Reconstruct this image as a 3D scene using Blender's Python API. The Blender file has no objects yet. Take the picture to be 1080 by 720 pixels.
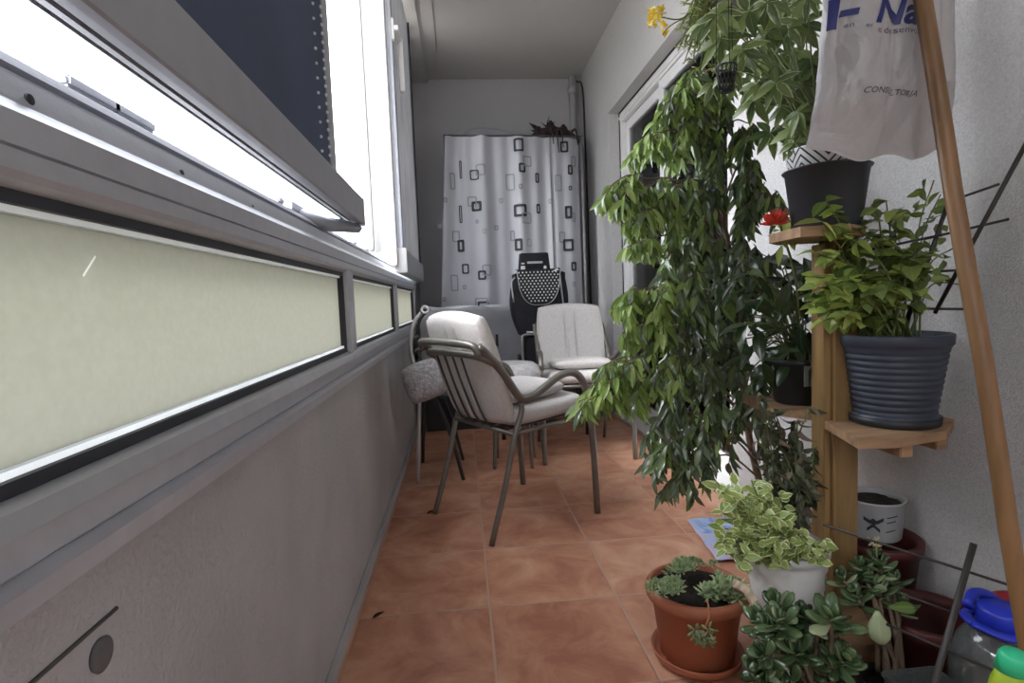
import bpy, bmesh, math, random
from mathutils import Vector, Matrix
from math import sin, cos, pi, atan2, sqrt
random.seed(7)
S = bpy.context.scene
COL = S.collection
# ---------------------------------------------------------------- camera
F, YAW, PIT, ROL, HC = 586.7, .0885749, .0741082, .0397799, .9449
fwd = Vector((sin(YAW)*cos(PIT), cos(YAW)*cos(PIT), -sin(PIT)))
rgt = Vector((cos(YAW), -sin(YAW), 0)); dwn = fwd.cross(rgt)
r2 = cos(ROL)*rgt + sin(ROL)*dwn; d2 = -sin(ROL)*rgt + cos(ROL)*dwn
cam = bpy.data.objects.new('camera', bpy.data.cameras.new('camera')); COL.objects.link(cam)
m = Matrix((r2, -d2, -fwd)).transposed().to_4x4(); m.translation = (0, 0, HC)
cam.matrix_world = m
cam.data.sensor_width = 36; cam.data.lens = F/1080*36; cam.data.clip_start = .02
S.camera = cam
def at(u, v, Y=None, X=None, Z=None):
    "a point of the place read off the photograph at a known real distance"
    d = r2*((u-540)/F) + d2*((v-360)/F) + fwd
    if Y is not None: k = Y/d.y
    elif X is not None: k = X/d.x
    else: k = (Z-HC)/d.z
    return Vector((0, 0, HC)) + d*k

# ---------------------------------------------------------------- materials
MATS = {}
def nd(nt, t, **k):
    n = nt.nodes.new(t)
    for a, b in k.items():
        if a.startswith('i_'): n.inputs[a[2:].replace('_', ' ')].default_value = b
        else: setattr(n, a, b)
    return n
def c4(c): return (c[0], c[1], c[2], 1)
def mat(name, col, rough=.6, var=.12, scale=12, bump=0, bscale=60, metal=0, spec=.4, coat=0, trans=0, detail=4, stretch=None):
    if name in MATS: return MATS[name]
    M = bpy.data.materials.new(name); M.use_nodes = True; nt = M.node_tree; L = nt.links
    b = nt.nodes['Principled BSDF']
    b.inputs['Roughness'].default_value = rough; b.inputs['Metallic'].default_value = metal
    b.inputs['Specular IOR Level'].default_value = spec; b.inputs['Coat Weight'].default_value = coat
    tc = nd(nt, 'ShaderNodeTexCoord'); src = tc.outputs['Object']
    if stretch:
        mp = nd(nt, 'ShaderNodeMapping'); mp.inputs['Scale'].default_value = stretch
        L.new(src, mp.inputs['Vector']); src = mp.outputs['Vector']
    n = nd(nt, 'ShaderNodeTexNoise', i_Scale=scale, i_Detail=detail)
    L.new(src, n.inputs['Vector'])
    r = nd(nt, 'ShaderNodeValToRGB'); e = r.color_ramp.elements
    e[0].position = .3; e[1].position = .7
    e[0].color = c4([x*(1-var) for x in col]); e[1].color = c4([min(1, x*(1+var)) for x in col])
    L.new(n.outputs['Fac'], r.inputs['Fac']); L.new(r.outputs['Color'], b.inputs['Base Color'])
    if bump:
        n2 = nd(nt, 'ShaderNodeTexNoise', i_Scale=bscale, i_Detail=3)
        L.new(src, n2.inputs['Vector'])
        bp = nd(nt, 'ShaderNodeBump', i_Strength=bump, i_Distance=.01)
        L.new(n2.outputs['Fac'], bp.inputs['Height']); L.new(bp.outputs['Normal'], b.inputs['Normal'])
    if trans:
        out = nt.nodes['Material Output']; tr = nd(nt, 'ShaderNodeBsdfTranslucent'); mx = nd(nt, 'ShaderNodeMixShader', i_Fac=trans)
        L.new(r.outputs['Color'], tr.inputs['Color']); L.new(b.outputs[0], mx.inputs[1]); L.new(tr.outputs[0], mx.inputs[2])
        L.new(mx.outputs[0], out.inputs['Surface'])
    MATS[name] = M; return M
def leafmat(name, dark, light, edge=None, ew=.62, rough=.38, trans=.3, spec=.5):
    "leaf: colour differs from leaf to leaf; optional pale margin by the leaf's own width"
    M = bpy.data.materials.new(name); M.use_nodes = True; nt = M.node_tree; L = nt.links
    b = nt.nodes['Principled BSDF']; b.inputs['Roughness'].default_value = rough; b.inputs['Specular IOR Level'].default_value = spec
    g = nd(nt, 'ShaderNodeNewGeometry'); mx = nd(nt, 'ShaderNodeMix', data_type='RGBA')
    mx.inputs[6].default_value = c4(dark); mx.inputs[7].default_value = c4(light)
    L.new(g.outputs['Random Per Island'], mx.inputs[0]); col = mx.outputs[2]
    uv = nd(nt, 'ShaderNodeTexCoord'); sp = nd(nt, 'ShaderNodeSeparateXYZ'); L.new(uv.outputs['UV'], sp.inputs[0])
    a = nd(nt, 'ShaderNodeMath', operation='SUBTRACT'); a.inputs[1].default_value = .5; L.new(sp.outputs['X'], a.inputs[0])
    ab = nd(nt, 'ShaderNodeMath', operation='ABSOLUTE'); L.new(a.outputs[0], ab.inputs[0])
    rib = nd(nt, 'ShaderNodeMapRange'); rib.inputs['From Min'].default_value = 0; rib.inputs['From Max'].default_value = .06
    rib.inputs['To Min'].default_value = .35; rib.inputs['To Max'].default_value = 0; L.new(ab.outputs[0], rib.inputs['Value'])
    m2 = nd(nt, 'ShaderNodeMix', data_type='RGBA'); m2.inputs[7].default_value = c4([min(1, x*1.5+.03) for x in light])
    L.new(rib.outputs[0], m2.inputs[0]); L.new(col, m2.inputs[6]); col = m2.outputs[2]
    if edge:
        nz = nd(nt, 'ShaderNodeTexNoise', i_Scale=70); L.new(uv.outputs['Object'], nz.inputs['Vector'])
        s1 = nd(nt, 'ShaderNodeMath', operation='MULTIPLY_ADD'); s1.inputs[1].default_value = .5; L.new(nz.outputs['Fac'], s1.inputs[0]); L.new(ab.outputs[0], s1.inputs[2])
        st = nd(nt, 'ShaderNodeMath', operation='GREATER_THAN'); st.inputs[1].default_value = ew; L.new(s1.outputs[0], st.inputs[0])
        m3 = nd(nt, 'ShaderNodeMix', data_type='RGBA'); m3.inputs[7].default_value = c4(edge)
        L.new(st.outputs[0], m3.inputs[0]); L.new(col, m3.inputs[6]); col = m3.outputs[2]
    L.new(col, b.inputs['Base Color'])
    out = nt.nodes['Material Output']; tr = nd(nt, 'ShaderNodeBsdfTranslucent'); mm = nd(nt, 'ShaderNodeMixShader', i_Fac=trans)
    L.new(col, tr.inputs['Color']); L.new(b.outputs[0], mm.inputs[1]); L.new(tr.outputs[0], mm.inputs[2]); L.new(mm.outputs[0], out.inputs['Surface'])
    return M
def bsdf(M): return M.node_tree.nodes['Principled BSDF']

ALU = mat('aluminium frame', (.47, .48, .52), .38, .05, 30, metal=.35, bump=.04, bscale=120)
ALUW = mat('white frame', (.80, .79, .78), .4, .03)
GASK = mat('black gasket', (.03, .032, .04), .6)
ALUD = mat('grey rail', (.33, .335, .36), .45, .05, 20, metal=.2)
TUBE = mat('bronze tube', (.20, .185, .165), .34, .1, 20, metal=.6)
STEEL = mat('steel tube', (.55, .55, .56), .3, .08, metal=.8)
BLK = mat('black plastic', (.022, .023, .026), .45)
BLKF = mat('black fabric', (.02, .02, .026), .85, .3, 90, bump=.2)
WHT = mat('white plastic', (.75, .75, .73), .4, .03)
FAB = mat('cream cushion', (.60, .565, .545), .95, .07, 70, bump=.25, bscale=260)
FABG = mat('grey fluffy cloth', (.42, .41, .42), 1, .3, 60, bump=.9, bscale=90)
SHEET = mat('grey sheet', (.30, .30, .32), .9, .1, 8, bump=.2, bscale=30)
WOOD = mat('pale wood', (.27, .165, .065), .6, .3, 5, stretch=(6, 6, .8), bump=.08, bscale=20)
WOODD = mat('board wood', (.33, .20, .11), .7, .35, 5, stretch=(1, 6, 6), bump=.12, bscale=20)
STICK = mat('broom wood', (.20, .105, .042), .42, .25, 4, stretch=(8, 8, 1), bump=.04, bscale=30)
TERRA = mat('terracotta plastic', (.43, .15, .08), .45, .12, 8)
MARO = mat('maroon plastic', (.085, .018, .016), .5, .2, 10)
SOIL = mat('soil', (.018, .013, .009), .98, .5, 60, bump=1, bscale=90)
CERAM = mat('white pot', (.72, .71, .69), .35, .04, 10)
SLATE = mat('slate blue pot', (.042, .05, .07), .45, .15, 10)
STEM = mat('green stem', (.12, .15, .05), .6)
BARK = mat('bark', (.17, .12, .08), .85, .3, 30, bump=.4)
ROD = mat('coated trellis rod', (.03, .024, .022), .5, .3, 30)
BROWNC = mat('dark brown cloth', (.035, .02, .02), .95, .4, 30, bump=.5)

# ---------------------------------------------------------------- mesh builder
def frame_of(d):
    d = Vector(d).normalized(); a = Vector((0, 0, 1)) if abs(d.z) < .95 else Vector((1, 0, 0))
    x = a.cross(d).normalized(); return x, d.cross(x).normalized(), d
def catmull(P, n=6):
    P = [Vector(p) for p in P]
    if len(P) < 3: return P
    Q = [P[0]*2-P[1]] + P + [P[-1]*2-P[-2]]; out = []
    for i in range(1, len(Q)-2):
        for k in range(n):
            t = k/n; a, b, c, d = Q[i-1], Q[i], Q[i+1], Q[i+2]
            out.append(.5*((2*b)+(c-a)*t+(2*a-5*b+4*c-d)*t*t+(3*b-a-3*c+d)*t**3))
    out.append(P[-1]); return out
class MB:
    def __init__(s): s.b = bmesh.new(); s.uv = s.b.loops.layers.uv.new('UVMap'); s.mats = []; s.mi = 0
    def use(s, m):
        if m not in s.mats: s.mats.append(m)
        s.mi = s.mats.index(m); return s
    def face(s, vs, uvs=None):
        try: f = s.b.faces.new(vs)
        except ValueError: return None
        f.material_index = s.mi; f.smooth = True
        if uvs:
            for l, u in zip(f.loops, uvs): l[s.uv].uv = u
        return f
    def box(s, x0, x1, y0, y1, z0, z1, M=None, bev=0):
        b2 = bmesh.new(); bmesh.ops.create_cube(b2, size=1)
        for v in b2.verts: v.co = Vector((x0+(v.co.x+.5)*(x1-x0), y0+(v.co.y+.5)*(y1-y0), z0+(v.co.z+.5)*(z1-z0)))
        if bev: bmesh.ops.bevel(b2, geom=list(b2.edges), offset=bev, segments=2, affect='EDGES')
        s.merge(b2, M, smooth=False); return s
    def merge(s, b2, M=None, smooth=True):
        mp = {}
        for v in b2.verts: mp[v] = s.b.verts.new(M @ v.co if M else v.co)
        for f in b2.faces:
            g = s.face([mp[v] for v in f.verts])
            if g: g.smooth = smooth
        b2.free()
    def tube(s, pts, r, n=8, flat=1, cap=True, smooth=0, M=None):
        P = catmull(pts, smooth) if smooth else [Vector(p) for p in pts]
        if M: P = [M @ p for p in P]
        N = len(P); R = r if callable(r) else (lambda t: r)
        rings = []; up = None
        for i, p in enumerate(P):
            d = (P[min(i+1, N-1)]-P[max(i-1, 0)]).normalized()
            if up is None: up = frame_of(d)[0]
            up = (up-d*up.dot(d)).normalized(); w = d.cross(up)
            rr = R(i/(N-1)); rings.append([s.b.verts.new(p+up*cos(2*pi*k/n)*rr*flat+w*sin(2*pi*k/n)*rr) for k in range(n)])
        for a, b in zip(rings, rings[1:]):
            for k in range(n): s.face([a[k], a[(k+1) % n], b[(k+1) % n], b[k]])
        if cap: s.face(rings[0][::-1]); s.face(rings[-1])
        return s
    def lathe(s, prof, c=(0, 0, 0), n=40, M=None, squash=1):
        "profile of (r, z) from the outside bottom up and round"
        c = Vector(c); rings = []
        for r, z in prof:
            rr = []
            for k in range(n if r > 1e-5 else 1):
                a = 2*pi*k/n; p = Vector((r*cos(a), r*sin(a)*squash, z)); rr.append(s.b.verts.new((M @ p if M else p)+c))
            rings.append(rr)
        for a, b in zip(rings, rings[1:]):
            for k in range(n):
                if len(a) == 1 and len(b) == 1: continue
                if len(a) == 1: s.face([a[0], b[(k+1) % n], b[k]])
                elif len(b) == 1: s.face([a[k], a[(k+1) % n], b[0]])
                else: s.face([a[k], a[(k+1) % n], b[(k+1) % n], b[k]])
        return s
    def extrude_y(s, prof, y0, y1):
        a = [s.b.verts.new((x, y0, z)) for x, z in prof]; b = [s.b.verts.new((x, y1, z)) for x, z in prof]; n = len(prof)
        for k in range(n):
            f = s.face([a[k], a[(k+1) % n], b[(k+1) % n], b[k]]); f.smooth = False
        for q in (a[::-1], b):
            f = s.face(q); f.smooth = False
        return s
    def grid(s, fn, nu, nv, thick=None):
        V = [[s.b.verts.new(fn(i/nu, j/nv)) for j in range(nv+1)] for i in range(nu+1)]
        for i in range(nu):
            for j in range(nv):
                s.face([V[i][j], V[i+1][j], V[i+1][j+1], V[i][j+1]], [(i/nu, j/nv), ((i+1)/nu, j/nv), ((i+1)/nu, (j+1)/nv), (i/nu, (j+1)/nv)])
        return s
    def leaf(s, p, d, nrm, L, W, curl=.3, fold=.25, seg=4, tip=1.0, base=.15):
        p = Vector(p); d = Vector(d).normalized(); nrm = Vector(nrm); nrm = (nrm-d*nrm.dot(d))
        if nrm.length < 1e-3: nrm = frame_of(d)[0]
        nrm.normalize(); w = d.cross(nrm); rows = []
        for i in range(seg+1):
            t = i/seg; wd = W/2*(sin(pi*min(1, t**.8))**.85 if 0 < t < 1 else 0)+(.0006 if i in (0, seg) else 0)
            ctr = p+d*(L*t*(1-.15*curl*t))+nrm*(-curl*L*t*t*.5)
            rows.append([s.b.verts.new(ctr+w*wd+nrm*fold*wd), s.b.verts.new(ctr), s.b.verts.new(ctr-w*wd+nrm*fold*wd)])
        for i in range(seg):
            a, b = rows[i], rows[i+1]; t0, t1 = i/seg, (i+1)/seg
            s.face([a[0], a[1], b[1], b[0]], [(0, t0), (.5, t0), (.5, t1), (0, t1)])
            s.face([a[1], a[2], b[2], b[1]], [(.5, t0), (1, t0), (1, t1), (.5, t1)])
        return s
    def fleshy(s, p, d, nrm, L, W, T, n=8, m=5):
        "thick succulent leaf: narrow at its base, rounded at its end"
        p = Vector(p); d = Vector(d).normalized(); nrm = Vector(nrm); nrm = (nrm-d*nrm.dot(d))
        if nrm.length < 1e-3: nrm = frame_of(d)[0]
        nrm.normalize(); w = d.cross(nrm); rings = []
        for i in range(m+1):
            t = i/m; k = sqrt(max(0, 1-((t-.62)/.40)**2)) if t > .62 else .18+.82*sin(pi/2*t/.62)**1.3
            k = max(k, .04); c = p+d*L*t+nrm*(L*.16*t*t)
            rings.append([s.b.verts.new(c+w*cos(2*pi*q/n)*W/2*k+nrm*sin(2*pi*q/n)*T/2*max(k, .3 if t < .9 else .2)) for q in range(n)])
        for j, (a, b) in enumerate(zip(rings, rings[1:])):
            for q in range(n):
                u0 = .5+.5*cos(2*pi*q/n); u1 = .5+.5*cos(2*pi*(q+1)/n)
                s.face([a[q], a[(q+1) % n], b[(q+1) % n], b[q]], [(u0, j/m), (u1, j/m), (u1, (j+1)/m), (u0, (j+1)/m)])
        s.face(rings[0][::-1]); s.face(rings[-1]); return s
    def build(s, name, material=None, parent=None, sub=0, solid=0, flat=False, recalc=True):
        if material and not s.mats: s.mats = [material]
        if recalc: bmesh.ops.recalc_face_normals(s.b, faces=list(s.b.faces))
        me = bpy.data.meshes.new(name); s.b.to_mesh(me); s.b.free()
        for mm in s.mats: me.materials.append(mm)
        if flat:
            for f in me.polygons: f.use_smooth = False
        o = bpy.data.objects.new(name, me); COL.objects.link(o)
        if parent: attach(o, parent)
        if solid: q = o.modifiers.new('solid', 'SOLIDIFY'); q.thickness = solid; q.offset = 0
        if sub: q = o.modifiers.new('sub', 'SUBSURF'); q.levels = q.render_levels = sub
        return o
def attach(o, parent):
    o.parent = parent
    w = parent.location; rz = parent.rotation_euler.z
    par = parent
    base = Matrix.Identity(4)
    chain = []
    while par: chain.append(par); par = par.parent
    for q in reversed(chain): base = base @ q.matrix_parent_inverse @ Matrix.Translation(q.location) @ Matrix.Rotation(q.rotation_euler.z, 4, 'Z')
    if not parent.get('_local'): o.matrix_parent_inverse = base.inverted()
def thing(name, label, cat, loc=(0, 0, 0), rz=0, group=None, local=False):
    o = bpy.data.objects.new(name, None); o.empty_display_size = .1; COL.objects.link(o)
    o.location = loc; o.rotation_euler = (0, 0, rz); o['label'] = label; o['category'] = cat
    if group: o['group'] = group
    if local: LOCAL.add(o.name)
    return o
LOCAL = set()
def attach(o, parent):
    "world-built parts keep their place; parts of a 'local' thing are built about its own base"
    o.parent = parent; q = parent
    while q.parent: q = q.parent
    if q.name in LOCAL: return
    if parent.type == 'EMPTY': o.matrix_parent_inverse = (Matrix.Translation(parent.location) @ Matrix.Rotation(parent.rotation_euler.z, 4, 'Z')).inverted()
def tag(o, label, cat, group=None):
    o['label'] = label; o['category'] = cat
    if group: o['group'] = group
    return o
def struct(o): o['kind'] = 'structure'; return o
def copy_tree(o, parent=None):
    c = o.copy(); COL.objects.link(c); c.parent = parent
    if parent is None and o.name in LOCAL: LOCAL.add(c.name)
    for ch in [x for x in o.children]:
        copy_tree(ch, c)
    return c

# ================================================================ SETTING
XL, XR, YB, YF, ZC = -.37, 1.18, 5.2, -2.6, 2.95
# --- floor tiles
M = bpy.data.materials.new('terracotta tiles'); M.use_nodes = True; nt = M.node_tree; L = nt.links; b = nt.nodes['Principled BSDF']
tc = nd(nt, 'ShaderNodeTexCoord'); sp = nd(nt, 'ShaderNodeSeparateXYZ'); L.new(tc.outputs['Object'], sp.inputs[0])
def mth(op, a, bb=None, c=None):
    n = nd(nt, 'ShaderNodeMath', operation=op)
    for i, v in enumerate((a, bb, c)):
        if v is None: continue
        if isinstance(v, (int, float)): n.inputs[i].default_value = v
        else: L.new(v, n.inputs[i])
    return n.outputs[0]
ux = mth('MULTIPLY', mth('SUBTRACT', sp.outputs['X'], .046), 2.5); uy = mth('MULTIPLY', mth('SUBTRACT', sp.outputs['Y'], 2.464), 2.5)
dist = lambda u: mth('ABSOLUTE', mth('SUBTRACT', mth('FRACT', mth('ADD', u, .5)), .5))
dm = mth('MINIMUM', dist(ux), dist(uy))
wob = nd(nt, 'ShaderNodeTexNoise', i_Scale=30); L.new(tc.outputs['Object'], wob.inputs['Vector'])
gm = nd(nt, 'ShaderNodeMapRange'); gm.inputs['From Min'].default_value = .006; gm.inputs['From Max'].default_value = .014
L.new(mth('ADD', dm, mth('MULTIPLY', mth('SUBTRACT', wob.outputs['Fac'], .5), .006)), gm.inputs['Value'])
cmb = nd(nt, 'ShaderNodeCombineXYZ'); L.new(mth('FLOOR', ux), cmb.inputs[0]); L.new(mth('FLOOR', uy), cmb.inputs[1])
wn = nd(nt, 'ShaderNodeTexWhiteNoise'); L.new(cmb.outputs[0], wn.inputs['Vector'])
n1 = nd(nt, 'ShaderNodeTexNoise', i_Scale=5, i_Detail=8, i_Roughness=.65, i_Distortion=.6)
off = nd(nt, 'ShaderNodeVectorMath', operation='MULTIPLY_ADD'); off.inputs[1].default_value = (1, 1, 1)
L.new(tc.outputs['Object'], off.inputs[0]); L.new(wn.outputs['Color'], off.inputs[2]); L.new(off.outputs[0], n1.inputs['Vector'])
rp = nd(nt, 'ShaderNodeValToRGB'); e = rp.color_ramp.elements; e[0].position = .3; e[1].position = .72
e[0].color = (.36, .14, .085, 1); e[1].color = (.68, .41, .275, 1); k = rp.color_ramp.elements.new(.5); k.color = (.54, .26, .16, 1)
L.new(mth('ADD', n1.outputs['Fac'], mth('MULTIPLY', mth('SUBTRACT', wn.outputs['Value'], .5), .12)), rp.inputs['Fac'])
mx = nd(nt, 'ShaderNodeMix', data_type='RGBA'); mx.inputs[6].default_value = (.54, .33, .235, 1)
L.new(gm.outputs[0], mx.inputs[0]); L.new(rp.outputs['Color'], mx.inputs[7]); L.new(mx.outputs[2], b.inputs['Base Color'])
b.inputs['Roughness'].default_value = .42; b.inputs['Specular IOR Level'].default_value = .35
bp = nd(nt, 'ShaderNodeBump', i_Strength=.5, i_Distance=.004); L.new(mth('ADD', gm.outputs[0], mth('MULTIPLY', n1.outputs['Fac'], .5)), bp.inputs['Height']); L.new(bp.outputs['Normal'], b.inputs['Normal'])
FLOORM = M
struct(MB().box(-.6, 2.4, YF-.1, YB+.1, -.1, 0).build('floor', FLOORM))
PLAST = mat('ceiling paint', (.52, .50, .485), .9, .04, 2, bump=.1, bscale=14)
STUC = mat('stucco', (.57, .555, .545), .95, .11, 170, bump=.55, bscale=210, detail=6)
PARA = mat('parapet plaster', (.43, .425, .435), .9, .10, 4, bump=.35, bscale=110, detail=6)
ENDW = mat('end wall paint', (.47, .465, .48), .9, .05, 2, bump=.1)
struct(MB().box(-.6, 2.4, YF-.1, YB+.1, ZC, ZC+.12).build('ceiling', PLAST))
struct(MB().box(-.6, 2.4, YB, YB+.12, 0, ZC).build('wall_back', ENDW))
struct(MB().box(-.6, 2.4, YF-.12, YF, 0, ZC).build('wall_front', ENDW))
w = MB(); w.box(-.50, XL, YF, YB, 0, .735); w.box(-.50, XL, 4.28, YB, .735, ZC); w.box(-.50, -.40, YF, 4.28, 2.90, ZC)
struct(w.build('wall_left', PARA))
struct(MB().box(XL, XL+.012, YF, YB, 0, .045, bev=.004).build('baseboard_left', PARA))
D0, D1, DH = 2.37, 4.262, 2.33
w = MB(); w.box(XR, 1.36, YF, D0, 0, ZC); w.box(XR, 1.36, D1, YB, 0, ZC); w.box(XR, 1.36, D0, D1, DH, ZC)
struct(w.build('wall_right', STUC))
w = MB(); w.box(2.3, 2.4, YF, YB, 0, ZC); w.box(1.36, 2.3, YF, YF+.1, 0, ZC); struct(w.build('wall_inner_room', ENDW))
struct(MB().box(-.21, -.195, .2, YB, ZC-.012, ZC).box(-.115, -.10, .2, YB, ZC-.012, ZC).box(-.36, -.21, .2, YB, ZC-.03, ZC).build('trim_1', PLAST))
# small round plug and strip of old filler on the parapet
pl = at(105, 690, X=XL)
tag(MB().lathe([(.0, 0), (.016, 0), (.017, .003), (.012, .005), (0, .004)], M=Matrix.Translation(pl) @ Matrix.Rotation(pi/2, 4, 'Y')).build('wall_plug', mat('grey plug', (.13, .13, .13), .7)), 'small round grey plug in the parapet plaster low at left', 'plug')
a, c = at(30, 722, X=XL), at(122, 641, X=XL)
tag(MB().tube([a+Vector((.001, -.2, -.0)), a+Vector((.001, 0, 0)), c+Vector((.001, 0, 0))], .0022, 6).build('wall_cable', mat('cable grey', (.10, .10, .09), .6)), 'thin dark cable running along the lower parapet above the round plug', 'cable')

# --- window_1 : lower frame with frosted panes
W1 = thing('window_1', 'x', 'x'); del W1['label']; del W1['category']; struct(W1)
m_ = MB().use(ALU)
Y0, Y1 = -2.58, 4.25
m_.extrude_y([(-.44, .735), (-.318, .735), (-.318, .752), (-.335, .757), (-.332, .760), (-.332, .785), (-.326, .788), (-.330, .806), (-.352, .812), (-.44, .812)], Y0, Y1)
m_.extrude_y([(-.44, 1.046), (-.347, 1.046), (-.334, 1.052), (-.330, 1.058), (-.330, 1.074), (-.334, 1.0755), (-.330, 1.077), (-.330, 1.103), (-.337, 1.110), (-.342, 1.116), (-.352, 1.142), (-.362, 1.144), (-.362, 1.150), (-.384, 1.152), (-.384, 1.160), (-.372, 1.162), (-.376, 1.172), (-.398, 1.174), (-.398, 1.184), (-.44, 1.184)], Y0, Y1)
for ym in (1.70, 2.925, 4.10):
    m_.box(-.42, -.332, ym, ym+.06, .80, 1.06, bev=.004); m_.box(-.42, -.337, ym+.066, ym+.115, .80, 1.06, bev=.003)
m_.build('frame', None, W1)
g = MB().use(GASK)
for y0, y1 in ((-.6, 1.70), (1.815, 2.925), (3.04, 4.10)):
    for z0, z1 in ((.811, .823), (1.036, 1.047)): g.box(-.362, -.345, y0, y1, z0, z1)
    g.box(-.362, -.345, y1-.012, y1, .82, 1.04)
g.build('gasket', None, W1)
g = MB().use(mat('translucent bead', (.85,.86,.85), .4, .02, trans=.75))
for y0, y1 in ((-.6, 1.688), (1.815, 2.913), (3.04, 4.088)):
    g.box(-.366, -.352, y0, y1, .822, .8295); g.box(-.366, -.352, y0, y1, 1.030, 1.037)
g.build('glazing_bead', None, W1)
FROST = bpy.data.materials.new('frosted glass'); FROST.use_nodes = True; nt = FROST.node_tree; L = nt.links; b = nt.nodes['Principled BSDF']
b.inputs['Base Color'].default_value = (.42, .42, .36, 1); b.inputs['Roughness'].default_value = .5
tr = nd(nt, 'ShaderNodeBsdfTranslucent'); mm = nd(nt, 'ShaderNodeMixShader', i_Fac=.80); tcf = nd(nt, 'ShaderNodeTexCoord')
nz = nd(nt, 'ShaderNodeTexNoise', i_Scale=90, i_Detail=3); L.new(tcf.outputs['Object'], nz.inputs['Vector'])
rr = nd(nt, 'ShaderNodeValToRGB'); rr.color_ramp.elements[0].position = .35; rr.color_ramp.elements[1].position = .7
rr.color_ramp.elements[0].color = (.30, .298, .262, 1); rr.color_ramp.elements[1].color = (.325, .322, .288, 1)
FRAMP = rr; FTR = tr
L.new(nz.outputs['Fac'], rr.inputs['Fac']); L.new(rr.outputs['Color'], tr.inputs['Color']); L.new(b.outputs[0], mm.inputs[1]); L.new(tr.outputs[0], mm.inputs[2])
L.new(mm.outputs[0], nt.nodes['Material Output'].inputs['Surface'])
for y0, y1 in ((-2.5, 1.70), (1.815, 2.925), (3.04, 4.10)):
    MB().box(-.366, -.360, y0, y1, .829, 1.031).build('pane', FROST, W1)
s0, s1 = at(90, 291, X=-.358), at(103, 270, X=-.358)
def scratch(nt, s0, s1, ramp, shader):
    L = nt.links; tcs = nd(nt, 'ShaderNodeTexCoord'); sub = nd(nt, 'ShaderNodeVectorMath', operation='SUBTRACT'); sub.inputs[1].default_value = s0; L.new(tcs.outputs['Object'], sub.inputs[0])
    d = Vector((0, s1.y-s0.y, s1.z-s0.z)); ln = d.length; d.normalize(); n = Vector((0, -d.z, d.y)); o = []
    for v in (d, n):
        q = nd(nt, 'ShaderNodeVectorMath', operation='DOT_PRODUCT'); q.inputs[1].default_value = v; L.new(sub.outputs[0], q.inputs[0]); o.append(q.outputs['Value'])
    def M2(op, a, b):
        k = nd(nt, 'ShaderNodeMath', operation=op)
        for i, x in enumerate((a, b)):
            if isinstance(x, (int, float)): k.inputs[i].default_value = x
            elif x is not None: L.new(x, k.inputs[i])
        return k.outputs[0]
    m = M2('MULTIPLY', M2('LESS_THAN', M2('ABSOLUTE', o[1], None), .0011), M2('MULTIPLY', M2('GREATER_THAN', o[0], 0), M2('LESS_THAN', o[0], ln)))
    mx = nd(nt, 'ShaderNodeMix', data_type='RGBA'); mx.inputs[7].default_value = (.62, .62, .60, 1); L.new(m, mx.inputs[0]); L.new(ramp.outputs['Color'], mx.inputs[6]); L.new(mx.outputs[2], shader.inputs['Color'])
scratch(FROST.node_tree, s0, s1, FRAMP, FTR)
sc = MB()
for u, v in ((30, 103), (191, 181), (266, 217)):
    p = at(u, v+2, X=-.3455); sc.lathe([(0, 0), (.005, 0), (.0045, .002), (0, .002)], M=Matrix.Translation(p) @ Matrix.Rotation(pi/2, 4, 'Y'), n=12)
sc.build('screw', GASK, W1)
# --- window_2 : tall upper frame : posts, head
W2 = bpy.data.objects.new('window_2', None); COL.objects.link(W2); struct(W2)
f = MB().use(ALUW)
for ym in (-.75, 2.50, 4.17): f.box(-.425, -.37, ym, ym+.055, 1.184, 2.90, bev=.006)
f.box(-.39, -.345, 2.575, 2.595, 1.184, 2.9)
f.box(-.445, -.33, Y0, Y1, 2.84, 2.90, bev=.006); f.box(-.36, -.30, 4.10, 4.20, 1.184, 2.9, bev=.006)
f.build('frame', None, W2)
f = MB().use(GASK); f.box(-.335, -.322, 2.4, Y1, 2.83, 2.845); f.box(-.33, -.318, 4.085, 4.098, 1.19, 2.85); f.build('gasket', None, W2)
cl = MB().use(ALU)      # catches and runners on the sill track
for u, v, l in ((60, 68, .09), (110, 96, .09), (290, 213, .04), (372, 262, .05), (385, 266, .03), (402, 274, .05), (412, 281, .04)):
    p = at(u, v, X=-.40); cl.box(-.41, -.39, p.y, p.y+l, 1.183, 1.196, bev=.003)
cl.build('catch', None, W2)

# --- opening sashes with wide bottom bars
S1 = thing('window_sash', 'nearest open sash with wide grey bottom bar and dark perforated screen', 'window sash', (-.33, .6, 1.2), 0, 'open window sashes')
f = MB().use(ALUD)
f.extrude_y([(-.300, 1.205), (-.297, 1.208), (-.297, 1.287), (-.300, 1.291), (-.318, 1.291), (-.318, 1.283), (-.338, 1.283), (-.338, 1.288), (-.362, 1.288), (-.362, 1.217), (-.350, 1.212), (-.350, 1.222), (-.343, 1.222), (-.343, 1.211), (-.333, 1.209), (-.333, 1.222), (-.325, 1.222), (-.325, 1.208), (-.312, 1.206)], -1.0, 1.86)
f.box(-.362, -.296, 1.855, 1.862, 1.203, 1.291, bev=.002)
rail = f.build('bottom_rail', None, S1)
NAVY = mat('navy screen', (.075, .092, .135), .7, .12, 3, trans=.25)
f = MB().use(NAVY); f.box(-.330, -.326, -1.0, 1.535, 1.286, 2.86)
f.build('screen', None, S1)
f = MB().use(GASK); f.extrude_y([(-.322, 1.286), (-.319, 1.300), (-.324, 1.316), (-.330, 1.318), (-.330, 1.286)], -1.0, 1.60); f.build('gasket', None, S1)
f = MB().use(mat('pale screen edge', (.36,.37,.38), .5, .03, trans=.12)); f.box(-.333, -.323, 1.535, 1.60, 1.288, 2.86, bev=.002); f.build('stile', None, S1)
f = MB().use(mat('bead chain', (.8, .8, .8), .3))
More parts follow.
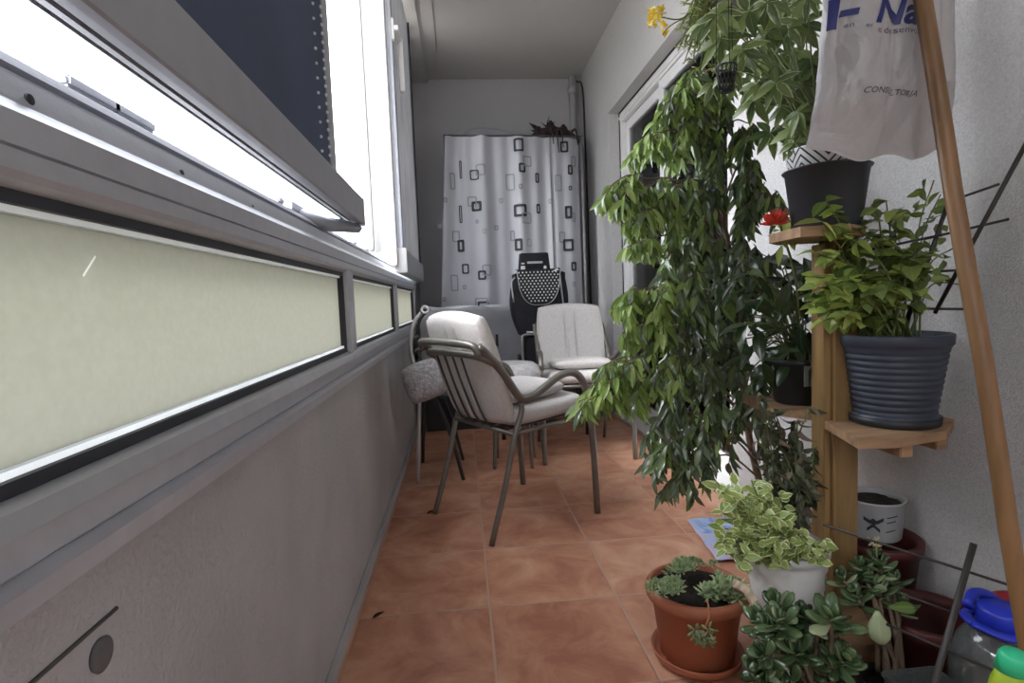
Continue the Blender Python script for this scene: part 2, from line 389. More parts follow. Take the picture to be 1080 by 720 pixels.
for yy, ph in ((1.44, 0), (1.525, .5)):
    for i in range(64 if yy > 1.5 else 40):
        st = .022 if yy > 1.5 else .035; b2 = bmesh.new(); bmesh.ops.create_icosphere(b2, subdivisions=1, radius=.0048 if yy > 1.5 else .0042)
        f.merge(b2, Matrix.Translation((-.324, yy, 1.33+(i+ph)*st)))
f.build('bead_chain', None, S1)
f = MB().use(ALUD)
f.box(-.405, -.392, 1.40, 1.62, 1.184, 1.205, bev=.002)
f.tube([(-.400, 1.46, 1.175), (-.36, 1.64, 1.180), (-.312, 1.83, 1.192)], lambda t: .027-.012*t, 4, flat=.8)
f.tube([(-.36, 1.74, 1.198), (-.35, 1.77, 1.215)], .006, 6)
f.build('stay_arm', None, S1)
S2 = thing('window_sash', 'farther open sash with pale bottom box and white lever handle', 'window sash', (-.28, 3.2, 1.1), 0, 'open window sashes')
f = MB().use(ALUD); f.box(-.306, -.252, 2.755, 3.98, 1.100, 1.215, bev=.003); f.build('bottom_rail', None, S2)
f = MB().use(ALUW); f.box(-.308, -.250, 2.740, 2.754, 1.098, 1.217, bev=.003); f.build('end_cap', None, S2)
f = MB().use(ALUW)
f.box(-.318, -.292, 2.70, 2.75, 1.13, 2.83, bev=.003).build('stile', None, S2); f = MB().use(ALU)
f.box(-.292, -.268, 2.76, 2.80, 1.217, 2.83, bev=.003).build('stile', None, S2); f = MB().use(ALU); f.box(-.292, -.268, 3.93, 3.97, 1.217, 2.83, bev=.003)
f.build('stile', None, S2); MB().box(-.2925, -.2905, 2.752, 2.758, 1.217, 2.83).build('gasket', GASK, S2); MB().box(-.2678, -.2665, 2.80, 2.806, 1.217, 2.83).build('gasket', GASK, S2)
FILM = mat('ribbed film glass', (.52, .52, .53), .4, .3, 9, trans=.22, stretch=(1, 4, .6), bump=.3, bscale=14)
f = MB().use(FILM); f.box(-.284, -.278, 2.80, 3.93, 1.217, 2.83); f.build('pane', None, S2)
f = MB().use(GASK); f.box(-.272, -.262, 3.925, 3.935, 1.22, 2.83); f.build('gasket', None, S2)
f = MB().use(ALUW); hz = at(432, 90, X=-.245).z; f.box(-.268, -.256, 2.765, 2.795, hz-.05, hz+.05, bev=.003); f.box(-.262, -.236, 2.77, 2.93, hz-.005, hz+.018, bev=.003); f.box(-.252, -.230, 2.90, 2.93, hz-.24, hz+.018, bev=.004); f.build('handle', None, S2)

# --- door_1 : sliding glass door in its recess
DR = bpy.data.objects.new('door_1', None); COL.objects.link(DR); struct(DR)
f = MB().use(ALUW)
f.box(1.27, 1.35, D0, D1, 2.255, DH, bev=.003); f.box(1.262, 1.30, D0, D1, 2.275, 2.30, bev=.003)
f.box(1.27, 1.35, D1-.05, D1, .03, 2.255, bev=.003); f.box(1.27, 1.35, D0, D0+.05, .03, 2.255, bev=.003)
f.box(XR-.012, 1.35, D0, D1, 0, .03, bev=.004); f.box(1.285, 1.295, D0, D1, .03, .05)
f.build('frame', None, DR)
GL = bpy.data.materials.new('door glass'); GL.use_nodes = True; nt = GL.node_tree; L = nt.links
tr = nd(nt, 'ShaderNodeBsdfTransparent'); tr.inputs[0].default_value = (.8, .82, .82, 1); gg = nd(nt, 'ShaderNodeBsdfGlossy'); gg.inputs['Roughness'].default_value = .03
lw = nd(nt, 'ShaderNodeFresnel', i_IOR=1.45); mm = nd(nt, 'ShaderNodeMixShader'); L.new(lw.outputs[0], mm.inputs[0]); L.new(tr.outputs[0], mm.inputs[1]); L.new(gg.outputs[0], mm.inputs[2]); L.new(mm.outputs[0], nt.nodes['Material Output'].inputs['Surface'])
for y0, y1, x in ((3.36, 4.21, 1.315), (2.42, 3.44, 1.285)):
    f = MB().use(ALUW)
    f.box(x-.012, x+.012, y0, y0+.07, .05, 2.25, bev=.003); f.box(x-.012, x+.012, y1-.07, y1, .05, 2.25, bev=.003)
    f.box(x-.012, x+.012, y0+.07, y1-.07, .05, .14, bev=.003); f.box(x-.012, x+.012, y0+.07, y1-.07, 2.18, 2.25, bev=.003)
    q = f.build('sliding_panel', None, DR)
    MB().box(x-.003, x+.003, y0+.07, y1-.07, .14, 2.18).build('glass', GL, q)
g = MB().use(GASK); g.box(1.262, 1.269, D1-.006, D1, .0, 2.33); g.box(1.262, 1.269, D0, D1, 2.322, 2.33); g.build('gasket', None, DR)
BEI = mat('beige drape', (.62, .56, .50), .95, .15, 6, stretch=(1, 8, .3))
ic = MB(); ic.grid(lambda u, v: Vector((1.40+.02*sin(u*90), 3.2+u*1.7, .03+v*2.28)), 90, 3)
tag(ic.build('drape', BEI, solid=.003), 'beige drape hanging inside the room behind the glass door', 'curtain')

# ================================================================ FAR END : curtain, pipe, things
YC = 4.62
def cury(x, z):
    k = (2.28-z)/1.4
    return YC+.020*sin(x*19+.6)+.012*sin(x*43+1)*(1-.3*k)+(.03 if x > .787 else 0)-.018*k
def curx(s, z):      # sheet widens to the left as it hangs
    return s-(.09*max(0, (.2-s)/.26) if s < .2 else 0)*(2.28-z)/1.35
CURT = mat('white shower curtain', (.47, .47, .50), .55, .03, 5, trans=.12)
INK = mat('curtain black print', (.03, .03, .035), .6); INKG = mat('curtain grey print', (.27, .27, .29), .6)
CT = thing('shower_curtain', 'white hanging curtain printed with black and grey rounded squares', 'curtain', (.5, YC, .9))
f = MB().use(CURT)
ztop = lambda s: 2.285-.02*s-.006*abs(sin(s*14))
f.grid(lambda u, v: (lambda s, z: Vector((curx(s, z), cury(s, z), z)))(-.065+u*1.095, .72+v*(ztop(-.065+u*1.095)-.72)), 160, 14)
def ring(px, py, w_, h_, col, th=2.6):
    u, v = 440+px/3.274, 120+py/3.274; c = at(u, v, Y=YC-.02); k = YC/587/3.274*1.0
    hw, hh = w_/2*k, h_/2*k; t = th*1.7*k; f.use(col)
    def loop(a, bq, r):
        r = min(r, a*.9, bq*.9); P = []
        for cx, cz, a0 in ((a-r, bq-r, 0), (-a+r, bq-r, 90), (-a+r, -bq+r, 180), (a-r, -bq+r, 270)):
            for j in range(4): t_ = math.radians(a0+j*30); P.append((cx+r*cos(t_), cz+r*sin(t_)))
        return P
    def dense(P):
        Q = []
        for (ax, az), (bx, bz) in zip(P, P[1:]+P[:1]):
            for q in range(5): Q.append((ax+(bx-ax)*q/5, az+(bz-az)*q/5))
        return Q
    O, I = loop(hw, hh, 5*k), loop(max(hw-t, hw*.3), max(hh-t, hh*.3), 3*k)
    def vv(p):
        x = c.x+p[0]; z = c.z+p[1]
        return f.b.verts.new((x, -.004+cury(x+(.07*max(0, (.2-x)/.26)*(2.28-z)/1.35), z)-.003, z))
    Ov, Iv = [vv(p) for p in dense(O)], [vv(p) for p in dense(I)]; n = len(Ov)
    for j in range(n): f.face([Ov[j], Ov[(j+1) % n], Iv[(j+1) % n], Iv[j]])
B_, G_ = INK, INKG
for a in [(350,108,34,44,B_,4),(380,163,30,36,G_),(362,187,24,32,B_,4),(218,194,32,38,G_),(197,210,30,34,B_),(122,230,18,56,G_),(322,234,30,56,G_),(415,220,14,34,B_,3),
          (357,252,14,18,G_),(489,237,26,56,G_),(531,190,18,34,B_,4),(543,160,18,36,G_),(531,254,12,16,B_,2),(510,110,28,38,B_,4),(290,298,14,18,G_),(98,298,12,18,G_),(190,302,32,34,G_),
          (205,319,34,34,B_,5),(206,318,13,13,G_,2),(461,300,12,18,G_),(419,327,14,34,B_,4),(356,334,44,42,B_,5),(378,360,34,38,G_),(525,338,26,44,B_,5),(543,355,12,34,G_),
          (207,372,12,14,G_),(76,389,12,16,G_),(274,392,16,18,G_,3),(232,406,12,18,G_,1.5),(134,422,26,38,G_),(151,455,24,42,B_,5),(330,420,16,36,G_),(350,452,26,42,B_,5),
          (387,445,16,26,G_,1.5),(502,425,22,38,G_),(524,452,38,42,B_,5),(543,526,20,32,B_,4),(167,535,24,34,B_,3),(240,540,30,38,G_),(224,557,28,32,B_,4),(129,583,26,56,G_),
          (163,598,12,16,G_),(93,640,12,16,G_),(543,588,10,18,G_,2),(500,580,22,50,G_),(164,672,36,24,B_,5),(228,664,38,34,B_,4),(222,652,44,34,G_),(290,700,30,34,G_),(150,190,8,60,B_,2),(150,345,10,60,B_,2)]: ring(*a)
f.build('fabric', None, CT)
MB().tube([(-.075, YC+.015, 2.292), (.5, YC+.015, 2.284), (1.05, YC+.015, 2.268)], .008, 10).build('rod', mat('dark rod', (.10, .10, .11), .4, metal=.5), CT)
MB().tube([(-.07, YC+.04, 0), (-.07, YC+.04, 2.29)], .012, 8).tube([(1.06, YC+.04, 0), (1.06, YC+.04, 2.27)], .012, 8).tube([(-.07, YC+.42, 0), (-.07, YC+.42, 2.29), (-.07, YC+.015, 2.29)], .012, 8).tube([(1.06, YC+.42, 0), (1.06, YC+.42, 2.27), (1.06, YC+.015, 2.27)], .012, 8).box(-.08, 1.07, YC+.03, YC+.44, 2.262, 2.274).build('rack', mat('rack metal', (.25, .25, .26), .5, metal=.3), CT)
# corner pipe and cable
tag(MB().tube([(1.10, 5.14, 0), (1.10, 5.14, ZC)], .032, 14).tube([(1.10, 5.14, 2.80), (1.10, 5.14, 2.86)], .04, 14).build('drain_pipe', ENDW), 'painted vertical pipe in the far right corner', 'pipe')
tag(MB().tube([(1.168, 4.95, .75), (1.168, 4.97, 1.6), (1.17, 5.0, 2.3), (1.165, 5.02, 2.8), (1.12, 5.05, 2.87)], .008, 8, smooth=4).build('wall_cable', BLK), 'black cable running up the right wall beside the corner pipe', 'cable')
# things on top of the curtained rack
f = MB()
for i in range(34):
    a = random.uniform(0, 2*pi); c = Vector((.80+random.uniform(-.06, .08), YC+.14, 2.30)); d = Vector((cos(a)*.28, sin(a)*.07, random.uniform(.08, .26)))
    f.use(BROWNC).leaf(c-d*.2, d+Vector((0, 0, .02)), (random.uniform(-.3, .3), random.uniform(-1, 1), 1), random.uniform(.14, .27), random.uniform(.03, .07), curl=random.uniform(.2, .8), seg=5)
f.grid(lambda u, v: Vector((.62+.42*u, YC+.06+.14*v, 2.276+.17*max(0, sin(pi*u))**.7*max(0, sin(pi*v))**.5*(.75+.25*sin(u*23)*cos(v*7)))), 24, 8)
for x, l in ((.84, .15), (.88, .11), (1.0, .09), (.80, .08)):
    f.tube([(x-.02, YC+.05, 2.32), (x, YC-.028, 2.31), (x+.012, YC-.034, 2.28-l)], lambda t: .014-.009*t, 6, flat=.6, smooth=3)
tag(f.build('bundled_cloth', None, recalc=True), 'dark brown crumpled bundle on top of the curtained rack', 'bundle')
f = MB().use(SHEET)
f.grid(lambda u, v: Vector((.06+.5*u, YC+.12+.3*v, 2.278+.165*(max(0, sin(pi*u))**.3)*(max(0, sin(pi*v))**.3)*(1-.35*u))), 20, 10)
tag(f.build('folded_blanket', None), 'flat grey folded blanket on top of the curtained rack, left of bundle', 'blanket')
# grey covered chest in front of the curtain
f = MB().use(SHEET)
def chest(u, v):
    x = -.30+u*.98; P = [(4.06, .47), (4.06, .60), (4.08, .88), (4.10, .905), (4.28, .915), (4.52, .91), (4.56, .88), (4.56, .47)]
    t = v*(len(P)-1); i = min(int(t), len(P)-2); q = t-i; y = P[i][0]*(1-q)+P[i+1][0]*q; z = P[i][1]*(1-q)+P[i+1][1]*q
    return Vector((x, y+(.012*sin(x*14+z*3) if v < .45 else 0), max(0, z-.05*max(0, x-.2)+.006*sin(x*21+y*9))))
f.grid(chest, 50, 28)
f.use(BLK).box(-.29, .67, 4.10, 4.54, 0.0, .84)  # black lower box paints in the dark shading below the sheet
f.box(.24, .26, 4.052, 4.07, .30, .70)
tag(f.build('covered_chest', None), 'tall chest covered with a grey sheet in front of the printed curtain', 'chest')
# low table under the trolley
LT = thing('low_table', 'low dark table carrying the black dotted trolley behind the chairs', 'table', (.5, 3.86, 0))
TZ = .455
MB().box(.22, .86, 3.70, 4.03, TZ-.025, TZ, bev=.005).build('table_top', BLK, LT)
for x in (.25, .83):
    for y in (3.73, 4.0): MB().tube([(x, y, 0), (x, y, TZ-.02)], .014, 8).build('leg', BLK, LT)
# trolley
TR = thing('shopping_trolley', 'black shopping trolley with white polka-dot flap on the low table', 'trolley', (.54, 3.9, TZ))
def body(u, v):
    z = .70+v*.43; a = u*2*pi; hw = .185+.03*sin(pi*min(1, v*1.1))-.04*(1-v)**2; hd = .085+.012*sin(pi*v)
    sg = lambda q: math.copysign(abs(q)**.5, q)
    return Vector((.54+hw*sg(cos(a))+.01*v, 3.89+hd*sg(sin(a)), z-.01*cos(a*2)*v))
f = MB().use(BLKF); f.grid(body, 48, 12)
top = [body(i/48, 1) for i in range(48)]; bot = [body(i/48, 0) for i in range(48)]
for P in (top, bot):
    c = f.b.verts.new(sum(P, Vector())/48); vs = [f.b.verts.new(p) for p in P]
    for i in range(48): f.face([c, vs[i], vs[(i+1) % 48]])
f.build('bag', None, TR)
def flapx(w, z): return .545+w
f = MB().use(BLKF)
def fl(u, v):
    w = (u-.5)*.30; zb = 1.145-.235*sqrt(max(0, 1-(abs(u-.5)*2)**3.0))*v
    y = 3.775-.012*sin(pi*u)-(.0 if v > .12 else 0); return Vector((.535+w, y+(.10*(1-v/.12) if v < .12 else 0), zb+(.008 if v < .12 else 0)))
f.grid(fl, 30, 24); fo = f.build('flap', None, TR, solid=.004)
f = MB().use(WHT)
for r in range(11):
    for q in range(12):
        w_ = -.135+q*.0255+(.01275 if r % 2 else 0); z = 1.128-r*.0195
        if abs(w_) < .142 and z > 1.15-.225*sqrt(max(0, 1-abs(w_/.15)**3)):
            f.lathe([(0, .0005), (.0062, 0), (.0062, -.002), (0, -.002)], c=(.535+w_, 3.775-.012*cos(w_*10)-.0035, z), M=Matrix.Rotation(pi/2, 4, 'X'), n=8)
f.build('dot_print', None, fo)
pip = [Vector((.535-.15, 3.768, 1.145))]+[Vector((.535+(t-.5)*.30, 3.762, 1.145-.240*sqrt(max(0, 1-(abs(t-.5)*2)**3)))) for t in [i/20 for i in range(21)]]+[Vector((.535+.15, 3.768, 1.145))]
MB().tube(pip, .003, 6).build('piping', STEEL, fo)
f = MB().use(BLKF); f.grid(lambda u, v: (lambda a: Vector((.525+.115*math.copysign(abs(cos(a))**.5, cos(a))*(1-.12*v), 3.92+.05*math.copysign(abs(sin(a))**.5, sin(a)), 1.13+v*.135)))(u*2*pi), 36, 5)
f.box(.43, .62, 3.88, 3.96, 1.255, 1.268, bev=.005); f.build('hood', None, TR)
f = MB().use(WHT); f.box(.425, .455, 3.862, 3.868, 1.150, 1.178, bev=.002); f.box(.43, .452, 3.862, 3.868, 1.19, 1.20); f.box(.47, .58, 3.862, 3.868, 1.192, 1.208, bev=.003); f.box(.585, .605, 3.862, 3.868, 1.15, 1.175, bev=.004); f.build('badge', None, TR)
f = MB().use(STEEL)
f.tube([(.36, 3.79, .93), (.35, 3.80, 1.06), (.375, 3.80, 1.10)], .006, 8, smooth=4)
f.tube([(.64, 3.79, 1.13), (.675, 3.78, 1.135), (.69, 3.78, 1.0), (.715, 3.79, .78)], .006, 8, smooth=4)
f.tube([(.60, 3.78, .70), (.43, 3.77, .705), (.405, 3.76, .67), (.405, 3.76, .53), (.43, 3.75, .475), (.47, 3.74, .468), (.62, 3.74, .468), (.65, 3.76, .50), (.64, 3.77, .66), (.60, 3.78, .71), (.44, 3.79, .72)], .009, 8, smooth=4)
f.tube([(.47, 3.95, .47), (.47, 3.95, 1.25)], .008, 8).tube([(.62, 3.95, .47), (.62, 3.95, 1.25)], .008, 8)
f.build('frame', None, TR)
MB().box(.43, .63, 3.80, 3.97, .48, .69, bev=.01).build('lower_pouch', BLKF, TR)
for x in (.40, .68): MB().lathe([(.0, -.01), (.045, -.012), (.05, -.006), (.05, .006), (.045, .012), (0, .01)], c=(x, 3.95, TZ+.051), M=Matrix.Rotation(pi/2, 4, 'Y'), n=24).build('wheel', BLK, TR)

# ================================================================ CHAIRS
SLATM = mat('dark slat', (.05, .05, .055), .5)
def cushion_mesh(f, w, d, h, nx=16, ny=16, seams=(), M=None, p=.32, rnd=3.2):
    "puffed pad: w across (y), d deep (x), h thick (z)"
    def surf(sgn):
        V = []
        for i in range(nx+1):
            row = []
            for j in range(ny+1):
                a, b_ = i/nx*2-1, j/ny*2-1
                k = (max(0, (1-abs(a)**rnd)*(1-abs(b_)**rnd)))**p
                sq = 1-.10*(a*a*b_*b_)
                z = sgn*h/2*k
                for s_ in seams: z -= sgn*.30*h*math.exp(-((b_-s_)/.03)**2)*k*min(1, max(0, (.75-a)*4))
                v = Vector((a*d/2*sq, b_*w/2*sq, z)); row.append(f.b.verts.new(M @ v if M else v))
            V.append(row)
        for i in range(nx):
            for j in range(ny): f.face([V[i][j], V[i+1][j], V[i+1][j+1], V[i][j+1]])
    surf(1); surf(-1); bmesh.ops.remove_doubles(f.b, verts=list(f.b.verts), dist=.0004)
def chair(label, loc, rz):
    t = thing('armchair', label, 'chair', loc, rz, 'metal armchairs', local=True)
    X0 = -.27
    arm = [(.54, 0), (.533, .15), (.526, .292), (.506, .506), (.470, .602), (.416, .633), (.346, .620), (.241, .563), (.190, .552), (.160, .562), (.130, .603), (.079, .677), (.016, .745), (-.02, .775)]
    legp = [(0, 0), (.08, .226), (.132, .405), (.172, .500), (.165, .56), (.134, .606)]
    for s in (-1, 1):
        yy = lambda q: s*(.222+.042*max(0, min(1, (q-.1)/.42)))
        P = [(X0+a, yy(a), z) for a, z in arm]
        Q = catmull(P, 4)
        MB().tube(Q[:14], .0145, 10).build('leg', TUBE, t); MB().tube(Q[13:], .016, 10).build('armrest', TUBE, t)
        MB().tube([(X0+a, s*.222, z) for a, z in legp], .012, 10, smooth=4).build('leg', TUBE, t)
    for z, xo in ((.775, -.02), (.728, .020)):
        f = MB(); w = .222
        P = [(X0+xo+(.05 if z < .75 else .0), -w, z-.03), (X0+xo-.012, -w+.012, z), (X0+xo-.028, -w+.07, z+.010), (X0+xo-.034, 0, z+.013), (X0+xo-.028, w-.07, z+.010), (X0+xo-.012, w-.012, z), (X0+xo+(.05 if z < .75 else .0), w, z-.03)]
        f.tube(P, .015, 10, smooth=5).build('top_bar', TUBE, t)
    f = MB()
    for s in (-1, 1): f.tube([(X0+.13, s*.215, .415), (X0+.52, s*.25, .435)], .010, 8)
    f.tube([(X0+.13, -.222, .415), (X0+.13, .222, .415)], .010, 8); f.tube([(X0+.515, -.25, .44), (X0+.515, .25, .44)], .011, 8)
    f.build('seat_frame', TUBE, t)
    f = MB()
    for y in (-.075, -.01, .055, .12): f.tube([(X0-.01, y, .735), (X0+.035, y*1.0, .60), (X0+.088, y, .47), (X0+.13, y, .42)], .0045, 6, flat=1.3, smooth=4)
    for y in (-.15, -.09, -.03, .03, .09, .15): f.tube([(X0+.13, y, .422), (X0+.515, y*1.15, .442)], .005, 6, flat=1.8)
    f.build('slat', SLATM, t)
    # one pad bent over seat and back
    f = MB().use(FAB); cushion_mesh(f, .47, .44, .075, M=Matrix.Translation((X0+.335, 0, .482)) @ Matrix.Rotation(-.05, 4, 'Y'), p=.22, rnd=6); f.build('seat_pad', None, t)
    f = MB().use(FAB)
    Mb = Matrix.Translation((X0+.125, 0, .675)) @ Matrix.Rotation(math.radians(-72), 4, 'Y') @ Matrix.Rotation(pi, 4, 'X')
    Mb = Matrix.Translation((X0+.074, 0, .672)) @ Matrix.Rotation(math.radians(-107), 4, 'Y')
    cushion_mesh(f, .445, .50, .075, nx=24, ny=60, seams=(-.15, .15), M=Mb, p=.22, rnd=5); f.build('back_pad', None, t)
    return t
CM = Vector((.5*(-.167+.081), .5*(2.464+2.095), 0)); hd = Vector((.8494, .5277, 0)); c1 = CM+hd*.27
chair('metal armchair with cream pads in mid floor, turned away from camera', c1, atan2(.5277, .8494))
chair('metal armchair with cream pads facing camera beside the glass door', (.700, 3.355, 0), math.radians(-90))
def loose(label, loc, rz, w, d, h, tilt=0):
    f = MB().use(FAB); cushion_mesh(f, w, d, h, M=Matrix.Rotation(tilt, 4, 'Y'), p=.4, rnd=3)
    o = f.build('seat_cushion', None); o.location = loc; o.rotation_euler = (0, 0, rz); return tag(o, label, 'cushion', 'loose seat cushions')
loose('loose cream cushion on the seat of the nearest armchair', c1+hd*.03+Vector((0, 0, .552)), atan2(.5277, .8494), .36, .38, .075, -.05)
loose('loose cream cushion on the seat of the armchair beside the glass door', (.700, 3.32, .55), math.radians(-90), .37, .36, .07, -.05)
# stool with tasselled cloth
ST = thing('stool', 'small stool under a white fringed cloth between the two armchairs', 'stool', (.27, 3.17, 0))
MB().lathe([(0, .50), (.14, .50), (.155, .51), (.155, .53), (0, .535)], c=(.27, 3.17, 0)).build('seat', TUBE, ST)
for a in (.6, 2.2, 3.8, 5.3):
    MB().tube([(.27+.10*cos(a), 3.17+.10*sin(a), .51), (.27+.13*cos(a), 3.17+.13*sin(a), .35), (.27+.15*cos(a), 3.17+.15*sin(a), .1), (.27+.155*cos(a), 3.17+.155*sin(a), 0)], .010, 8, smooth=4).build('leg', TUBE, ST)
f = MB().use(mat('white boucle', (.62, .60, .60), 1, .15, 40, bump=.8, bscale=120))
f.lathe([(.175, .435), (.18, .48), (.175, .53), (.165, .56), (.13, .585), (.08, .592), (0, .592), (0, .54), (.165, .52), (.17, .435)], c=(.27, 3.17, 0), n=48)
for i in range(60):
    a = i/60*2*pi; f.tube([(.27+.178*cos(a), 3.17+.178*sin(a), .44), (.27+.182*cos(a), 3.17+.182*sin(a), .40)], .004, 4)
tag(f.build('stool_cloth', None), 'white fringed cloth cover over the small stool', 'cloth')
# dark folding chair against the parapet
FC = thing('folding_chair', 'dark thin-framed folding chair against the parapet wall behind nearest armchair', 'chair', (-.2, 3.1, 0))
DK = mat('dark steel', (.055, .055, .06), .4, metal=.5)
for y in (2.92, 3.30):
    MB().tube([(-.27, y, 0), (-.24, y, .5), (-.27, y, .70), (-.25, y, .84), (-.20, y, .905)], .010, 8, smooth=4).build('back_leg', DK if y > 3 else mat('light steel', (.55, .54, .55), .4, metal=.3), FC)
    MB().tube([(-.03, y, 0), (-.10, y, .30), (-.22, y, .60)], .010, 8, smooth=3).build('front_leg', DK, FC)
f = MB().box(-.26, .05, 2.94, 3.28, .44, .455, bev=.005); f.build('seat', DK, FC)
f = MB()
for i in range(5): f.tube([(-.26, 2.92, .55+.07*i), (-.26, 3.30, .55+.07*i)], .006, 6)
f.tube([(-.20, 2.90, .905), (-.19, 3.32, .905)], .011, 8); f.build('back_bar', DK, FC)
f = MB(); f.lathe([(.012, -.009), (.022, -.009), (.022, .009), (.012, .009), (.012, -.009)], c=(-.185, 2.90, .915), M=Matrix.Rotation(pi/2, 4, 'X'), n=20); f.build('end_ring', WHT, FC)
f = MB().use(FABG); cushion_mesh(f, .20, .21, .11, M=Matrix.Rotation(math.radians(25), 4, 'Z'), p=.4, rnd=2.2)
o = f.build('cushion', None); o.location = (-.205, 2.83, .555); o.rotation_euler = (math.radians(80), math.radians(10), math.radians(20)); tag(o, 'grey fluffy cushion hanging against the dark folding chair by the parapet', 'cushion')

# ================================================================ PLANT STAND
PS = thing('plant_stand', 'wooden plant stand of an upright post with small boards', 'plant stand', (.915, 1.28, 0))
MB().box(.884, .947, 1.25, 1.31, .0, 1.22, bev=.002).build('post', WOOD, PS)
MB().box(.905, .947, 1.255, 1.285, 1.22, 1.98, bev=.002).build('post', WOOD, PS)
MB().box(.866, .884, 1.262, 1.312, .30, 1.05, bev=.002).build('batten', WOOD, PS)
def board(pts, z, h, name='shelf_board'):
    f = MB(); a = [f.b.verts.new((x, y, z-h)) for x, y in pts]; c = [f.b.verts.new((x, y, z)) for x, y in pts]; n = len(pts)
    for q in (a[::-1], c): f.face(q).smooth = False
    for i in range(n): f.face([a[i], a[(i+1) % n], c[(i+1) % n], c[i]]).smooth = False
    return f.build(name, WOODD, PS)
ZM = .622
board([(.884, 1.32), (.822, 1.085), (.90, 1.075), (1.045, 1.11), (1.15, 1.20), (1.15, 1.32)], ZM, .020)
MB().box(.93, .96, 1.10, 1.30, ZM-.05, ZM-.02, bev=.002).box(1.03, 1.06, 1.12, 1.30, ZM-.045, ZM-.02, bev=.002).build('bracket', WOODD, PS)
ZU = 1.078
board([(.745, 1.29), (.735, 1.15), (.83, 1.125), (.90, 1.17), (.90, 1.33), (.80, 1.35)], ZU, .022)
ZL = .628
board([(.84, 1.62), (.815, 1.42), (.884, 1.32), (1.03, 1.33), (1.03, 1.62)], ZL, .02)
ZB = .165
board([(.655, 1.205), (.70, 1.135), (.925, 1.12), (.94, 1.33), (.735, 1.335)], ZB, .025)
MB().box(.86, .94, 1.16, 1.245, 0, ZB-.025, bev=.003).build('base_block', WOODD, PS)
MB().tube([(.915, 1.25, 1.93), (.90, .93, 1.93)], .011, 8).tube([(.90, 1.03, 1.93), (.90, 1.03, 1.90), (.90, 1.02, 1.885)], .004, 6).build('arm', WOOD, PS)

def pot(f, c, r0, r1, h, wall=.005, rim=.006, rimh=.018, n=48):
    "thick walled pot: base radius r0, mouth r1"
    f.lathe([(0, 0), (r0-.004, 0), (r0, .004), (r1-.002, h-rimh), (r1+rim-.002, h-rimh+.001), (r1+rim, h-.002), (r1+rim-.003, h), (r1-wall, h), (r1-wall-.003, h-.02), (r0-wall, .012), (0, .012)], c=c, n=n)
def soil(c, r, z, parent):
    f = MB(); c = Vector(c)
    f.lathe([(0, z+.006), (r*.5, z+.006), (r*.8, z+.002), (r, z-.004), (r, z-.02), (0, z-.02)], c=c, n=32)
    for v in f.b.verts:
        if v.co.z > c.z+z-.006: v.co.z += random.uniform(-.003, .004)
    return f.build('soil', SOIL, parent)
RND = random.uniform
def rdir(zlo=-1, zhi=1):
    a = RND(0, 2*pi); z = RND(zlo, zhi); r = sqrt(max(0, 1-z*z)); return Vector((r*cos(a), r*sin(a), z))

# --- ribbed slate pot with bushy yellow-green plant
P_MID = Vector((1.005, 1.212, ZM))
T = thing('potted_plant', 'bushy yellow-green plant in ribbed slate blue pot on the middle shelf', 'potted plant', P_MID)
prof = [(0, 0), (.082, 0), (.088, .004), (.090, .022)]
for i in range(11):
    z = .024+i*.0145; r = .080+.0285*(z/.2); prof += [(r, z), (r+.0015, z+.003), (r+.0018, z+.009), (r-.0015, z+.0125)]
prof = prof[:-1]+[(.110, .185), (.1125, .187), (.114, .208), (.112, .2105), (.106, .2105), (.104, .19), (.078, .02), (0, .02)]
MB().lathe(prof, c=P_MID, n=56).build('pot', SLATE, T)
MB().lathe([(0, .0005), (.088, .0005), (.092, .003), (.094, .02), (.090, .021), (.088, .006), (0, .005)], c=P_MID, n=48).build('saucer', BLK, T)
soil(P_MID, .103, .19, T)
YG = leafmat('yellow green leaf', (.22, .32, .055), (.54, .62, .18), trans=.35)
MG = leafmat('mid green leaf', (.07, .12, .03), (.25, .33, .09), trans=.3)
f = MB(); st = MB().use(STEM)
for i in range(50):
    u, v = (RND(852, 900), RND(270, 345)) if i > 34 else (RND(856, 965), RND(205, 345)); Y = 1.20+RND(-.10, .08); e = at(u, v, Y=Y)
    if e.x > 1.14: continue
    b0 = P_MID+Vector((RND(-.06, .04), RND(-.05, .05), .19)); mid = (b0+e)/2+Vector((RND(-.02, .02), RND(-.02, .02), .05))
    C = catmull([b0, mid, e], 8); st.tube(C, lambda t: .0028-.0013*t, 5)
    right = (u-856)/106
    for j in range(4, len(C), 2):
        for s in (0, 1):
            d = rdir(-.9, .5); dd = (C[j]-C[j-1]).normalized()*.5+d; 
            f.use(YG if random.random() > .25+.55*right else MG).leaf(C[j], dd, Vector((0, 0, 1))+rdir()*.5, RND(.032, .058), RND(.024, .038), curl=RND(.2, .8))
f.build('foliage', None, T, recalc=False); 
for u, v, n in ((992, 205, 14), (1008, 260, 12), (985, 190, 16), (1015, 300, 8), (975, 235, 12)):   # thin twining stems up the trellis
    e = at(u, v, Y=1.21); C = catmull([P_MID+Vector((.03, 0, .19)), at(968, 330, Y=1.21), at((u+960)/2-4, (v+300)/2, Y=1.2), e], 8); st.tube(C, .0016, 5)
st.build('stem', None, T)
f = MB()
for k in range(42):
    c = at(RND(965, 1000), RND(185, 300), Y=1.2+RND(-.02, .02)); f.use(MG).leaf(c, rdir(-1, .2), rdir(), RND(.025, .045), RND(.015, .026), curl=.5)
f.build('foliage', None, T, recalc=False)
